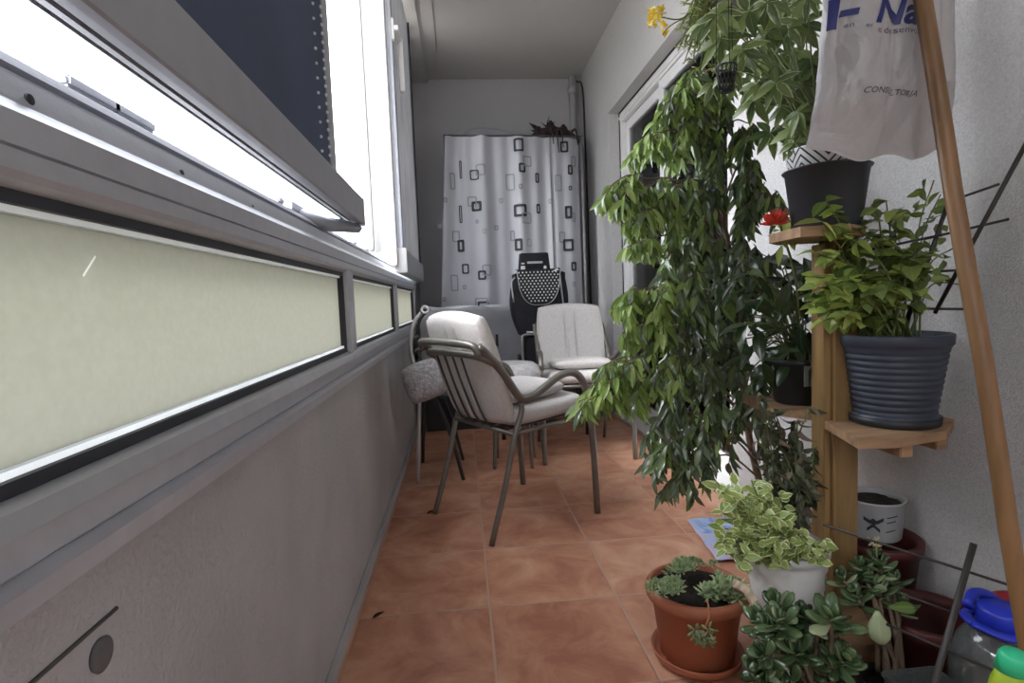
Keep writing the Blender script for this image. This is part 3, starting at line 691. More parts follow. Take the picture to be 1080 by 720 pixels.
# trellis in it
TL = MB().use(ROD)
def rods(f, L_, Y, r):
    for (a, b_, rr, ya, yb) in L_: f.tube([at(*a, Y=Y+ya), at(*b_, Y=Y+yb)], rr, 8)
rods(TL, [((1084, 148), (986, 330), .0045, -.19, -.01), ((1003, 205), (952, 352), .0045, -.07, 0), ((1002, 212), (1054, 194), .0028, -.07, -.15), ((975, 252), (1064, 231), .0028, -.05, -.13), ((915, 264), (1015, 243), .0028, -.02, -.06), ((975, 287), (1025, 284), .0028, 0, 0), ((936, 325), (1020, 326), .003, 0, 0)], 1.205, 0)
tag(TL.build('trellis', None), 'dark thin trellis standing in the ribbed slate pot on the middle shelf', 'trellis')

# --- upper black pot with patterned inner pot and umbrella plant
P_UP = Vector((.838, 1.215, ZU))
T = thing('potted_plant', 'umbrella plant with pale-edged leaves in black pot on the upper shelf', 'potted plant', P_UP)
f = MB(); pot(f, P_UP, .070, .088, .135, rim=.004, rimh=.006); f.build('pot', mat('anthracite pot', (.035, .037, .045), .42), T)
PATM = bpy.data.materials.new('zigzag print'); PATM.use_nodes = True; nt = PATM.node_tree; L = nt.links; b = nt.nodes['Principled BSDF']; b.inputs['Roughness'].default_value = .35
tc = nd(nt, 'ShaderNodeTexCoord'); sp = nd(nt, 'ShaderNodeSeparateXYZ'); L.new(tc.outputs['Object'], sp.inputs[0])
def pm(op, a, bb=None):
    n = nd(nt, 'ShaderNodeMath', operation=op)
    for i, v in enumerate((a, bb)):
        if v is None: continue
        if isinstance(v, (int, float)): n.inputs[i].default_value = v
        else: L.new(v, n.inputs[i])
    return n.outputs[0]
ang = pm('MULTIPLY', pm('ARCTAN2', pm('SUBTRACT', sp.outputs['Y'], P_UP.y), pm('SUBTRACT', sp.outputs['X'], P_UP.x)), .085)
tri = pm('PINGPONG', ang, .06)
ln = pm('FRACT', pm('MULTIPLY', pm('ADD', sp.outputs['Z'], tri), 58.0))
st_ = pm('GREATER_THAN', ln, .68); mx = nd(nt, 'ShaderNodeMix', data_type='RGBA'); mx.inputs[6].default_value = (.75, .75, .74, 1); mx.inputs[7].default_value = (.02, .02, .02, 1)
L.new(st_, mx.inputs[0]); L.new(mx.outputs[2], b.inputs['Base Color'])
f = MB(); f.lathe([(0, .02), (.062, .02), (.0835, .175), (.085, .178), (.080, .178), (.072, .15), (0, .15)], c=P_UP, n=48); f.build('patterned_inner_pot', PATM, T)
soil(P_UP, .074, .165, T)
SCH = leafmat('umbrella leaf', (.055, .095, .028), (.20, .27, .085), edge=(.44, .50, .24), ew=.62, trans=.3)
SCH2 = leafmat('umbrella leaf plain', (.055, .095, .028), (.24, .31, .10), trans=.3)
f = MB(); st = MB().use(STEM)
def palmate(c, d, R, n=7, m=None):
    d = Vector(d).normalized(); x, y, z = frame_of(d); a0 = RND(0, 6)
    for k in range(n):
        a = a0+2*pi*k/n; q = x*cos(a)+y*sin(a)
        f.use(m or (SCH if random.random() < .42 else SCH2)).leaf(c, q+d*RND(-.35, .15)+Vector((0, 0, -.35)), d+q*.3, R*RND(.85, 1.1), R*.34, curl=RND(.2, .7), fold=.2)
heads = [(RND(748,858), RND(-8,110), RND(.055,.07)) for _ in range(16)]+[(842,118,.06),(853,140,.055),(838,150,.05),(812,30,.09),(790,12,.08),(835,55,.08),(800,62,.085),(822,92,.09),(845,25,.08),(850,95,.085),(795,105,.075),(760,40,.08),(772,70,.07),(840,135,.08),(812,140,.075),(855,62,.07),(775,20,.07),(830,5,.08),(828,112,.06),(850,125,.06),(742,25,.06),(806,-12,.08),(848,-10,.08),(816,72,.07),(832,30,.07)]
for u, v, R in heads:
    Y = 1.30+RND(-.10, .16); c = at(u, v, Y=Y); toc = (Vector((0, .2, 1.2))-c).normalized()
    C = catmull([P_UP+Vector((RND(-.03, .03), RND(-.03, .03), .16)), P_UP+Vector((RND(-.05, .0), RND(-.0, .06), .28)), c], 6); st.tube(C, lambda t: .003-.0015*t, 5)
    palmate(c, toc*1.0+Vector((RND(-.5, .3), RND(-.4, .4), .5)), R*.92, n=random.choice((6, 7, 8)))
f.build('foliage', None, T, recalc=False); st.build('stem', None, T)

# --- dark pot with label, dark leaves, red flower (lower left board)
P_DK = Vector((.935, 1.47, ZL))
T = thing('potted_plant', 'dark-leaved plant with a red flower in black pot left of the post', 'potted plant', P_DK)
f = MB(); pot(f, P_DK, .065, .08, .125); f.build('pot', BLK, T); soil(P_DK, .072, .115, T)
c = at(855, 396, Y=1.375)
f = MB(); A_, B2 = at(848, 386, Y=1.384), at(862, 407, Y=1.384)
f.b.faces.new([f.b.verts.new(v) for v in (Vector((A_.x, A_.y, A_.z)), Vector((B2.x, B2.y, A_.z)), Vector((B2.x, B2.y, B2.z)), Vector((A_.x, A_.y, B2.z)))]); f.build('label', mat('pot label', (.35, .35, .33), .5), T, solid=.001)
DKL = leafmat('dark glossy leaf', (.012, .025, .010), (.05, .08, .03), trans=.12, rough=.22, spec=.6)
f = MB(); st = MB().use(STEM)
for i in range(70):
    c = at(RND(782, 860), RND(268, 390), Y=1.42+RND(-.06, .10))
    f.use(DKL).leaf(c, Vector((RND(-.8, .4), RND(-.6, .3), RND(-.9, .6))), Vector((-.5, -.5, .6))+rdir()*.5, RND(.06, .11), RND(.022, .036), curl=RND(.2, .9))
    st.tube(catmull([P_DK+Vector((RND(-.03, .03), RND(-.03, .03), .11)), (P_DK+Vector((0, 0, .2))+c)/2, c], 5), .002, 5)
for i in range(16):
    c = at(RND(815, 838), RND(228, 262), Y=1.30+RND(-.02, .03)); f.use(YG).leaf(c, Vector((RND(-.6, .6), RND(-.5, .2), RND(-1, .3))), Vector((-.3, -.7, .5))+rdir()*.3, RND(.035, .055), RND(.013, .02), curl=.6)
st.tube(catmull([P_DK+Vector((0, 0, .11)), at(840, 300, Y=1.36), at(822, 235, Y=1.30)], 8), .003, 6)
f.build('foliage', None, T, recalc=False); st.build('stem', None, T)
RED = leafmat('red petal', (.50, .02, .02), (.75, .10, .05), trans=.25)
f = MB(); c = at(820, 235, Y=1.29)
c = at(818, 236, Y=1.25)
for k in range(54):
    a = RND(-.2, pi+.2); f.use(RED).leaf(c, Vector((cos(a)*.9-.15, RND(-.5, .5), sin(a)*.75+.12)), rdir(), RND(.026, .044), .009, curl=.3, seg=3)
f.build('flower', None, T, recalc=False)

# --- weeping fig behind
P_F = Vector((1.06, 1.86, 0))
T = thing('weeping_fig', 'tall weeping fig reaching over the floor in front of the glass door', 'potted plant', P_F)
f = MB(); pot(f, P_F, .068, .085, .17, rim=.004); f.build('pot', mat('brown pot', (.07, .03, .02), .5), T); soil(P_F, .077, .155, T)
FIG = leafmat('fig leaf', (.06, .10, .035), (.23, .32, .12), trans=.25, rough=.22, spec=.8)
FIGY = leafmat('young lit fig leaf', (.20, .32, .06), (.44, .57, .18), trans=.4)  # new growth, with the brightness towards the window put into its colour
FIGD = leafmat('shaded fig leaf', (.04, .065, .03), (.20, .25, .15), trans=.15, rough=.2, spec=.9)  # shade inside the crown put into the leaf colour
f = MB(); st = MB().use(BARK)
trunk = catmull([P_F+Vector((0, 0, .15)), P_F+Vector((-.10, -.05, .5)), P_F+Vector((-.12, -.05, .9)), P_F+Vector((-.20, -.08, 1.25)), P_F+Vector((-.23, -.10, 1.58))], 10)
st.tube(trunk, lambda t: .013-.008*t, 8)
t2 = catmull([P_F+Vector((.01, .01, .15)), P_F+Vector((-.03, -.02, .5)), P_F+Vector((-.14, -.07, .85)), P_F+Vector((-.16, -.09, 1.10))], 10)
st.tube(t2, lambda t: .010-.005*t, 8)
def spray(u, v, spread, drop, nb, young, Y=1.7, sz=1.0, old=.0):  # young, old: shares of the window-bright and the shade-dark leaf colours
    "a bough that arches from the trunk to its end, then weeps; leaves hang from each twig"
    e = at(u, v, Y=Y); tr_ = random.choice((trunk, t2))
    s = min(trunk, key=lambda p: abs(p.z-(e.z-.12)))
    s = s if e.z < 1.7 else trunk[-1]
    mid = (s+e)/2+Vector((0, 0, .07)); st.tube(catmull([s, mid, e], 6), lambda t: .004-.0022*t, 5)
    for k in range(nb):
        o = e+Vector((RND(-spread, spread), RND(-spread, spread)*.8, RND(-.4, .4)*spread)); a = RND(0, 2*pi)
        q = o+Vector((cos(a)*.03-.02, sin(a)*.03, -drop*.35)); z = q+Vector((cos(a)*.02-.015, sin(a)*.02, -drop*RND(.4, .75)))
        C = catmull([mid*.3+e*.7, o, q, z], 5); st.tube(C[4:], lambda t: .0016, 4)
        for j in range(5, len(C)):
            for s_ in range(2):
                d = Vector((RND(-.55, .35), RND(-.5, .4), RND(-1.1, -.35)))
                m = FIGY if random.random() < young else (FIGD if random.random() < old else FIG)
                f.use(m).leaf(C[j], d, Vector((-.7, -.6, .3))+rdir()*.55, RND(.045, .074)*sz, RND(.014, .021)*sz, curl=RND(-.1, .8), fold=RND(.15, .6))
        
SP = [(738,78,.045,.12,5,.45,1.75),(758,92,.045,.12,5,.3,1.75),(722,92,.03,.12,5,.6,1.7),(690,140,.03,.05,6,.85,1.65),(716,130,.03,.10,4,.5,1.7),(740,130,.04,.14,5,.3,1.74),
      (668,188,.030,.07,8,.85,1.6),(690,192,.035,.08,6,.7,1.62),(712,190,.04,.10,5,.4,1.65),(682,222,.025,.05,5,.7,1.6),(745,180,.05,.16,5,.15,1.72),(728,200,.05,.16,5,.2,1.72),(765,200,.04,.15,4,.1,1.75),(690,250,.016,.03,3,.7,1.6),
      (720,250,.045,.16,6,.2,1.68),(752,255,.05,.16,5,.1,1.72),(783,255,.045,.14,5,.1,1.7),
      (672,305,.032,.06,7,.85,1.58),(695,300,.035,.07,6,.7,1.6),(715,310,.04,.10,5,.4,1.62),(690,335,.025,.04,4,.7,1.6),(745,320,.05,.16,6,.1,1.68),(775,320,.05,.16,5,.05,1.7),
      (668,380,.03,.05,7,.8,1.55),(648,398,.025,.045,6,.85,1.52),(690,390,.04,.07,5,.5,1.58),(635,415,.018,.03,3,.8,1.5),(668,405,.03,.05,4,.7,1.55),(728,375,.045,.16,7,.1,1.62),(718,425,.035,.14,7,.08,1.6),(745,430,.04,.15,6,.05,1.6),(716,462,.025,.09,6,.1,1.56),(738,480,.025,.08,4,.05,1.56),(725,500,.012,.05,3,.05,1.56),
      (758,385,.04,.16,5,.05,1.66),(772,430,.03,.14,3,.03,1.66),(800,170,.03,.09,5,.15,1.66),(812,205,.03,.09,4,.1,1.64),(790,130,.03,.1,4,.2,1.68),(808,270,.035,.12,5,.05,1.62),(775,285,.04,.14,5,.05,1.68),(730,290,.04,.14,5,.2,1.64),(708,215,.03,.08,4,.6,1.62),(745,225,.04,.12,4,.15,1.7),(768,350,.035,.12,4,.05,1.66),(735,340,.04,.14,5,.1,1.62),(712,375,.03,.08,4,.4,1.6),(742,108,.04,.12,4,.4,1.72),(800,395,.04,.14,4,.02,1.6),(798,300,.035,.14,4,.05,1.66),(795,190,.04,.14,3,.1,1.7),(700,345,.03,.07,4,.5,1.6)]
for a in SP:
    spray(*a[:6], Y=a[6], old=.6 if a[5] < .15 else .3)
f.build('foliage', None, T, recalc=False); st.build('trunk', None, T)

# --- white pot : variegated trailing plant and dark stringy plant
P_W = Vector((.742, 1.22, ZB))
T = thing('potted_plant', 'white ridged pot with cream-edged trailing plant on the bottom board', 'potted plant', P_W)
f = MB(); prof = [(0, 0), (.066, 0), (.070, .004)]
for i in range(13): z = .008+i*.0115; prof += [(.070+.0185*z/.17+.0035*(i % 2), z)]
prof += [(.090, .160), (.093, .162), (.0945, .178), (.092, .180), (.087, .180), (.084, .16), (.066, .02), (0, .02)]
f.lathe(prof, c=P_W, n=56)
for v in f.b.verts:   # slanting ridges
    pass
f.build('pot', CERAM, T); soil(P_W, .084, .165, T)
VAR = leafmat('cream edged leaf', (.20, .29, .07), (.34, .42, .12), edge=(.70, .74, .42), ew=.60, trans=.3)
f = MB(); st = MB().use(STEM)
def trail(pts, n, L0=.022, L1=.040, m=VAR):
    C = catmull(pts, n); st.tube(C, .0017, 5)
    for j in range(1, len(C)):
        for s in (0, 1, 2):
            f.use(m).leaf(C[j]+rdir()*.006, rdir(-.5, .8)+Vector((0, -.3, .1)), Vector((-.4, -.6, .8))+rdir()*.4, RND(L0, L1), RND(.014, .022), curl=.5)
for i in range(54):
    e = at(RND(758, 826), RND(508, 598), Y=1.17+RND(-.06, .05))
    if e.z < .32 and e.x > .70: e.y = 1.115
    trail([P_W+Vector((RND(-.06, -.0), RND(-.06, .03), .17)), P_W+Vector((RND(-.08, -.02), RND(-.08, .02), .205)), e], 4)
for u, v in ((845, 562), (868, 572), (858, 585), (820, 575), (836, 570), (872, 578), (862, 592)):
    trail([P_W+Vector((.0, -.05, .17)), P_W+Vector((.02, -.09, .19)), at(u, v, Y=1.10)], 4, .016, .026)
f.build('foliage', None, T, recalc=False)
f = MB(); DR_ = leafmat('stringy dark leaf', (.02, .03, .012), (.10, .11, .06), trans=.15)
BR_ = leafmat('dry leaf', (.09, .06, .04), (.28, .22, .16), trans=.2)
for i in range(20):
    e = at(RND(792, 860), RND(415, 505), Y=1.27+RND(-.03, .03)); C = catmull([P_W+Vector((RND(-.03, .06), RND(-.02, .06), .165)), P_W+Vector((RND(-.03, .07), RND(0, .05), .30)), e], 7); st.tube(C, .0018, 5)
    for j in range(3, len(C)):
        for s in (0, 1): f.use(DR_ if random.random() < .8 else BR_).leaf(C[j], rdir(-1, .2)+Vector((0, 0, -.5)), rdir(), RND(.03, .055), RND(.012, .022), curl=RND(.6, 1.6), fold=.5)
f.build('foliage', None, T, recalc=False); st.build('stem', None, T)
# --- terracotta pot
P_T = Vector((.572, 1.345, 0))
T = thing('potted_plant', 'round terracotta pot with small succulents on the tiled floor', 'potted plant', P_T)
MB().lathe([(0, .0), (.094, 0), (.108, .006), (.116, .028), (.114, .030), (.104, .012), (0, .010)], c=P_T, n=56).build('saucer', TERRA, T)
MB().lathe([(0, .012), (.088, .012), (.092, .016), (.112, .160), (.122, .162), (.128, .172), (.128, .184), (.122, .194), (.114, .195), (.110, .188), (.088, .03), (0, .03)], c=P_T, n=64).build('pot', TERRA, T)
soil(P_T, .111, .18, T)
SED = leafmat('sedum leaf', (.26, .36, .17), (.50, .60, .34), trans=.2, rough=.4)
f = MB(); st = MB().use(mat('orange stem', (.5, .22, .10), .6))
def rosette(f, c, up, R, n=14, m=SED, W=.32, T_=.14, layers=2):
    x, y, z = frame_of(up)
    for l in range(layers):
        for k in range(n//layers):
            a = 2*pi*k/(n//layers)+l*.6; q = x*cos(a)+y*sin(a); el = .25+.75*l/max(1, layers-1) if layers > 1 else .3
            f.use(m).fleshy(c+q*.002+z*.004*l, q*(1.1-el*.7)+z*el*.9, z-q*.4, R*(1-.3*l/layers), R*W, R*T_, n=6, m=4)
for (u, v, n, R, sp_) in ((712, 598, 12, .017, .022), (700, 604, 10, .015, .018), (722, 590, 8, .014, .02), (765, 618, 10, .024, .022), (752, 628, 8, .024, .018), (782, 625, 6, .022, .016), (762, 604, 4, .018, .02), (745, 592, 5, .012, .02), (696, 610, 9, .017, .02), (706, 600, 7, .018, .02), (775, 636, 5, .02, .02)):
    for k in range(n):
        c = at(u+RND(-10, 10), v+RND(-6, 6), Y=P_T.y+RND(-.04, .02)+(.05 if v < 600 else -.055)); c.z = max(c.z, .190); c.z = min(c.z, .225)
        rosette(f, c, Vector((RND(-.4, .2), RND(-.5, .1), 1)), R*1.15, 12)
e = at(740, 668, Y=1.200); C = catmull([at(745, 640, Y=1.25)+Vector((0, .01, .006)), at(746, 634, Y=1.215), at(748, 650, Y=1.203), e], 5); st.tube(C, .0022, 6)
for k in range(7): rosette(f, e+Vector((RND(-.018, .018), RND(-.008, .004), RND(-.016, .014))), Vector((RND(-.6, .6), -1, RND(-.5, .6))), .02, 10)
f.build('foliage', None, T, recalc=False); st.build('stem', None, T)

# --- jade plants low at the front
JAD = leafmat('jade leaf', (.03, .06, .022), (.10, .155, .065), trans=.06, rough=.24, spec=.6)
JADL = leafmat('pale jade leaf', (.22, .27, .14), (.33, .38, .22), trans=.1, rough=.3)
def jade(label, base, potr, poth, heads, potm, group=None, R=.045, Yc=1.0):
    T = thing('jade_plant', label, 'potted plant', base)
    f = MB(); pot(f, base, potr*.8, potr, poth); f.build('pot', potm, T); soil(base, potr-.008, poth-.012, T)
    f = MB(); st = MB().use(BARK)
    for (u, v, Y, R_) in heads:
        c = at(u, v, Y=Y); b0 = Vector(base)+Vector((RND(-.03, .03), RND(-.03, .03), poth-.01)); up = (c-b0).normalized()+Vector((-.1, -.25, .4))
        C = catmull([b0, (b0+c)/2+Vector((0, 0, .02)), c], 5); st.tube(C, lambda t: .006-.003*t, 6)
        x, y, z = frame_of(up)
        for l in range(4):
            for k in range(3 if l < 2 else 2):
                a = l*1.2+2*pi*k/(3 if l < 2 else 2)+RND(-.3, .3); q = x*cos(a)+y*sin(a); el = .05+.28*l
                f.use(JADL if random.random() < .07 else JAD).fleshy(c+z*(-.014+.007*l), q*(1-.18*l)+z*el, z-q*.5, R_*RND(.85, 1.1)*(1-.14*l), R_*.46, R_*.13, n=8, m=5)
    f.build('foliage', None, T, recalc=False); st.build('stem', None, T); return T
H1 = [(RND(800, 900), RND(648, 722), RND(.98, 1.09), RND(.044, .062)) for _ in range(24)]+[(822, 640, 1.06, .055), (845, 652, 1.05, .05), (826, 650, 1.05, .045), (812, 660, 1.03, .045), (862, 655, 1.02, .04), (806, 690, 1.0, .045)]
JH = [h for h in H1 if not (h[0] < 815 and h[1] < 655)]
jade('jade plant with dark glossy leaves beside the terracotta pot, front right', (.70, 1.03, 0), .075, .13, JH, BLK)
H2 = [(928, 600, 1.13, .055), (915, 612, 1.12, .05), (942, 615, 1.12, .05), (928, 625, 1.10, .055), (905, 632, 1.1, .05), (890, 612, 1.12, .04), (925, 588, 1.14, .035), (950, 640, 1.1, .05), (908, 598, 1.13, .04)]
JT = jade('jade plant with broad leaves in front of the maroon pots', (.87, 1.045, 0), .06, .11, H2, BLK)
f = MB(); c = at(925, 664, Y=1.02); f.use(JADL).fleshy(c+Vector((0, 0, .04)), (0.02, -.1, -1), (-.5, -1, .2), .062, .044, .010, n=10, m=6); f.use(MG).fleshy(at(938, 640, Y=1.04), (1, -.2, -.1), (0, -.6, 1), .05, .03, .008)
f.build('pale_leaf', None, JT, recalc=False)
f = MB().use(leafmat('cream bud', (.45, .42, .22), (.6, .55, .35)))
for k in range(16):
    f.fleshy(at(924, 571, Y=1.13)+rdir()*.009, rdir(), rdir(), .010, .006, .006, n=5, m=3)
f.tube([at(925, 590, Y=1.13), at(924, 572, Y=1.13)], .0018, 5); f.build('flower_buds', None, JT, recalc=False)
# driftwood piece in front of the white pot
f = MB().use(mat('bleached wood', (.50, .40, .28), .8, .3, 20, bump=.5, stretch=(2, 8, 2)))
p0, p1 = at(787, 622, Y=1.13), at(803, 648, Y=1.10)
f.tube([p0+Vector((-.012, .03, -.002)), p0, p1, p1+Vector((.02, -.01, -.05))], lambda t: .015+.002*sin(t*9), 4, flat=.6)
for k in range(0):
    a = at(806+k*5, 618+3*RND(-1, 1), Y=1.12); f.tube([a+Vector((0, 0, -.022)), a+Vector((RND(-.006, .006), 0, RND(0, .01)))], lambda t: .0035-.0015*t, 5)
tag(f.build('driftwood', None), 'bleached driftwood piece at the foot of the white ridged pot', 'driftwood')
# --- printed pot on maroon pots
PM1 = Vector((1.065, 1.35, 0))
def mpot(label, c, r, h, s=1):
    f = MB().use(MARO); pot(f, (0, 0, 0), r*.75, r, h, rim=.008, rimh=.03); o = f.build('flower_pot', None); o.location = c; return tag(o, label, 'flower pot', 'empty maroon pots')
mpot('maroon empty plastic pot standing under the printed white pot', (1.065, 1.35, 0), .105, .285)
mpot('maroon empty pot lower and nearer, behind the broad-leaved jade plant', (1.035, 1.138, 0), .10, .195)
T = thing('printed_pot', 'white pot with small black print and dark soil against the stucco wall', 'flower pot', (1.065, 1.35, .285))
PP = Vector((1.065, 1.35, .287)); f = MB(); f.lathe([(0, 0), (.062, 0), (.064, .004), (.074, .100), (.076, .102), (.074, .104), (.070, .104), (.068, .09), (.060, .01), (0, .01)], c=PP, n=48); f.build('pot', mat('printed pot white', (.40, .40, .40), .4), T)
soil(PP, .069, .088, T)
f = MB().use(INK)
def onpot(a, z): r = .0645+.0100*z/.1+.0008; return PP+Vector((r*cos(a), r*sin(a), z))
def strip(P, w=.004):
    for (a0, z0), (a1, z1) in zip(P, P[1:]):
        n = 3
        for k in range(n):
            A, B3 = [(a0+(a1-a0)*q, z0+(z1-z0)*q) for q in (k/n, (k+1)/n)]
            f.face([f.b.verts.new(onpot(A[0], A[1]-w/2)), f.b.verts.new(onpot(B3[0], B3[1]-w/2)), f.b.verts.new(onpot(B3[0], B3[1]+w/2)), f.b.verts.new(onpot(A[0], A[1]+w/2))])
A0 = math.radians(-128)
for dz, l in ((.072, .28), (.058, .22), (.034, .24)):
    strip([(A0-.85, dz), (A0-.85+l, dz-.004)], .003); strip([(A0+.42, dz-.002), (A0+.42+l+.1, dz+.003)], .003)
strip([(A0-.3, .064), (A0-.1, .056), (A0, .062), (A0+.1, .056), (A0+.32, .066)], .010); strip([(A0-.2, .034), (A0, .048), (A0+.22, .034)], .009); strip([(A0-.06, .050), (A0+.07, .050)], .016)
f.build('print', None, T)
# --- lower trellis of dark rods
f = MB().use(ROD)
f.tube([at(1027, 573, Y=.88), at(985, 722, Y=.845), at(975, 757, Y=.84)], .0055, 10)
f.tube([at(868, 553, Y=1.06), at(1077, 621, Y=.85)], .0026, 8); f.tube([at(935, 658, Y=.97), at(1065, 714, Y=.815)], .0028, 8); f.tube([at(950, 626, Y=.93), at(1006, 646, Y=.89)], .0022, 8)
q = at(975, 757, Y=.84); f.tube([q, Vector((q.x-.05, q.y-.01, 0))], .0055, 10)
tag(f.build('trellis', None), 'dark rod trellis leaning low at the right in front of the wall', 'trellis')
# --- water container, crate, basin, bottle
CLR = bpy.data.materials.new('clear plastic'); CLR.use_nodes = True; nt = CLR.node_tree; L = nt.links
tr = nd(nt, 'ShaderNodeBsdfTransparent'); tr.inputs[0].default_value = (.62, .66, .66, 1); gg = nd(nt, 'ShaderNodeBsdfGlossy'); gg.inputs['Roughness'].default_value = .12
fr = nd(nt, 'ShaderNodeFresnel', i_IOR=1.6); df = nd(nt, 'ShaderNodeBsdfDiffuse'); df.inputs[0].default_value = (.35, .38, .38, 1); m1 = nd(nt, 'ShaderNodeMixShader', i_Fac=.2); m2 = nd(nt, 'ShaderNodeMixShader')
L.new(tr.outputs[0], m1.inputs[1]); L.new(df.outputs[0], m1.inputs[2]); L.new(fr.outputs[0], m2.inputs[0]); L.new(m1.outputs[0], m2.inputs[1]); L.new(gg.outputs[0], m2.inputs[2]); L.new(m2.outputs[0], nt.nodes['Material Output'].inputs['Surface'])
BLUE = mat('blue plastic', (.015, .03, .38), .35)
JB = Vector((.985, .92, 0)); T = thing('water_jug', 'large clear water jug with blue cap and handle at lower right', 'jug', JB)
f = MB(); f.lathe([(0, 0), (.072, 0), (.080, .008), (.080, .05), (.076, .055), (.076, .06), (.080, .065), (.080, .16), (.076, .166), (.080, .172), (.078, .225), (.065, .265), (.045, .29), (.03, .297), (.03, .31), (0, .31)], c=JB, n=40); f.build('bottle', CLR, T)
f = MB(); f.lathe([(0, .334), (.034, .334), (.038, .328), (.038, .301), (.034, .297), (0, .297)], c=JB, n=32); f.build('cap', BLUE, T)
f = MB(); pp = JB+Vector((0, 0, .303))
f.tube([pp+Vector((-.055, .0, .002)), pp+Vector((-.03, -.045, .0)), pp+Vector((.04, -.045, -.004)), pp+Vector((.085, -.02, -.012)), pp+Vector((.05, .03, .0)), pp+Vector((-.03, .04, .0)), pp+Vector((-.055, .0, .002))], .006, 8, flat=1.8, smooth=5)
f.tube([pp+Vector((.03, .03, 0)), pp+Vector((.03, .045, .02)), pp+Vector((-.01, .045, .035)), pp+Vector((-.04, .03, .02))], .010, 8, smooth=4); f.build('handle', BLUE, T)
T = thing('clear_crate', 'clear plastic box on the floor before the water jug', 'box', (.84, .915, 0))
def wallbox(f, x0, x1, y0, y1, z1, t=.003, fl=.01):
    f.box(x0, x1, y0, y1, 0, t); f.box(x0, x0+t, y0, y1, t, z1); f.box(x1-t, x1, y0, y1, t, z1); f.box(x0, x1, y0, y0+t, t, z1); f.box(x0, x1, y1-t, y1, t, z1)
f = MB(); wallbox(f, .787, .892, .865, .965, .19); f.build('box_body', CLR, T)
f = MB(); f.box(.782, .897, .86, .866, .185, .195, bev=.002).box(.782, .897, .964, .97, .185, .195, bev=.002).box(.782, .788, .86, .97, .185, .195, bev=.002).box(.891, .897, .86, .97, .185, .195, bev=.002); f.build('box_rim', CLR, T)
tag(MB().lathe([(0, 0), (.045, 0), (.055, .27), (.060, .275), (.060, .285), (.053, .285), (.043, .01), (0, .01)], n=40, c=(1.112, .99, 0)).build('bucket', mat('red plastic', (.28, .02, .025), .4)), 'red plastic bucket at the right edge behind the green bottle', 'bucket')
BB = at(1068, 735, Y=.70); BB.z = 0; T = thing('spray_bottle', 'yellow-green bottle with green cap at the lower right edge', 'bottle', BB)
hh = at(1070, 702, Y=.70).z
f = MB(); f.lathe([(0, 0), (.034, 0), (.038, .006), (.038, hh*.55), (.035, hh*.8), (.026, hh*.93), (.016, hh), (0, hh)], c=BB, n=32); f.build('bottle', mat('lime plastic', (.42, .55, .03), .4, trans=.3), T)
f = MB(); f.lathe([(0, hh+.022), (.014, hh+.022), (.018, hh+.016), (.022, hh-.006), (0, hh-.006)], c=BB, n=28); f.build('cap', mat('green cap', (.03, .45, .22), .4), T)

# --- hanging pots top
def hang(f, c, top, r):
    for k in range(3):
        a = 2*pi*k/3+.4; f.tube([Vector(c)+Vector((r*cos(a), r*sin(a), 0)), top], .0015, 5)
c = at(766, 84, Y=1.22); T = thing('hanging_basket', 'small black latticed basket hanging among the leaves', 'basket', c)
f = MB()
for k in range(14):
    a = 2*pi*k/14; f.tube([c+Vector((.036*cos(a+s_*t), .036*sin(a+s_*t), -.045+.1*t))*1 if False else c+Vector(((.026+.014*t)*cos(a+.8*t), (.026+.014*t)*sin(a+.8*t), -.045+.095*t)) for s_ in (1,) for t in (0, .33, .66, 1)], .002, 5)
    f.tube([c+Vector(((.026+.014*t)*cos(a-.8*t), (.026+.014*t)*sin(a-.8*t), -.045+.095*t)) for t in (0, .33, .66, 1)], .002, 5)
f.lathe([(.038, .048), (.042, .048), (.042, .054), (.038, .054), (.038, .048)], c=c, n=28).lathe([(0, -.047), (.026, -.047), (.026, -.043), (0, -.043)], c=c, n=24); f.build('basket', BLK, T)
soil(c, .03, .02, T)
f = MB(); hang(f, c+Vector((0, 0, .05)), Vector((c.x, c.y, c.z+(ZC-c.z)/.55)), .038); f.build('hanger', BLK, T); T.scale = (.55, .55, .55)
c = at(765, -8, Y=1.50); T = thing('hanging_pot', 'grey hanging pot with spiky yellow-green succulents at the top', 'potted plant', c)
f = MB(); pot(f, c-Vector((0, 0, .06)), .042, .055, .085, rim=.003, rimh=.01); f.build('pot', mat('grey pot', (.20, .19, .21), .4), T); soil(c-Vector((0, 0, .06)), .049, .075, T)
f = MB(); hang(f, c+Vector((0, 0, .024)), Vector((c.x, c.y, ZC)), .055); f.build('hanger', BLK, T)
SPK = leafmat('needle succulent', (.24, .32, .08), (.50, .52, .18), trans=.2)
f = MB(); st = MB().use(STEM)
for i in range(52):
    if i < 38: e = at(RND(716, 775), RND(2, 55), Y=1.50+RND(-.05, .05))
    else: e = at(RND(722, 765), RND(40, 80), Y=1.5+RND(-.04, .04))
    b0 = c+Vector((RND(-.03, .01), RND(-.03, .03), .015)); C = catmull([b0, b0+Vector((-.03, 0, .04)), e], 5); st.tube(C, .0016, 5)
    for j in range(3, len(C)):
        for s in range(5): f.use(SPK).fleshy(C[j]+rdir()*.004, rdir(-.8, .5), rdir(), RND(.014, .024), .004, .003, n=4, m=3)
f.build('foliage', None, T, recalc=False)
yf = MB().use(leafmat('yellow bloom', (.75, .50, .02), (.85, .65, .05), trans=.2))
e0 = at(722, 18, Y=1.5); e1 = at(695, 18, Y=1.47); st.tube(catmull([c+Vector((-.03, 0, .02)), e0, e1], 6), .0018, 5); st.tube(catmull([e0, at(706, 28, Y=1.48), at(699, 36, Y=1.47)], 5), .0015, 5)
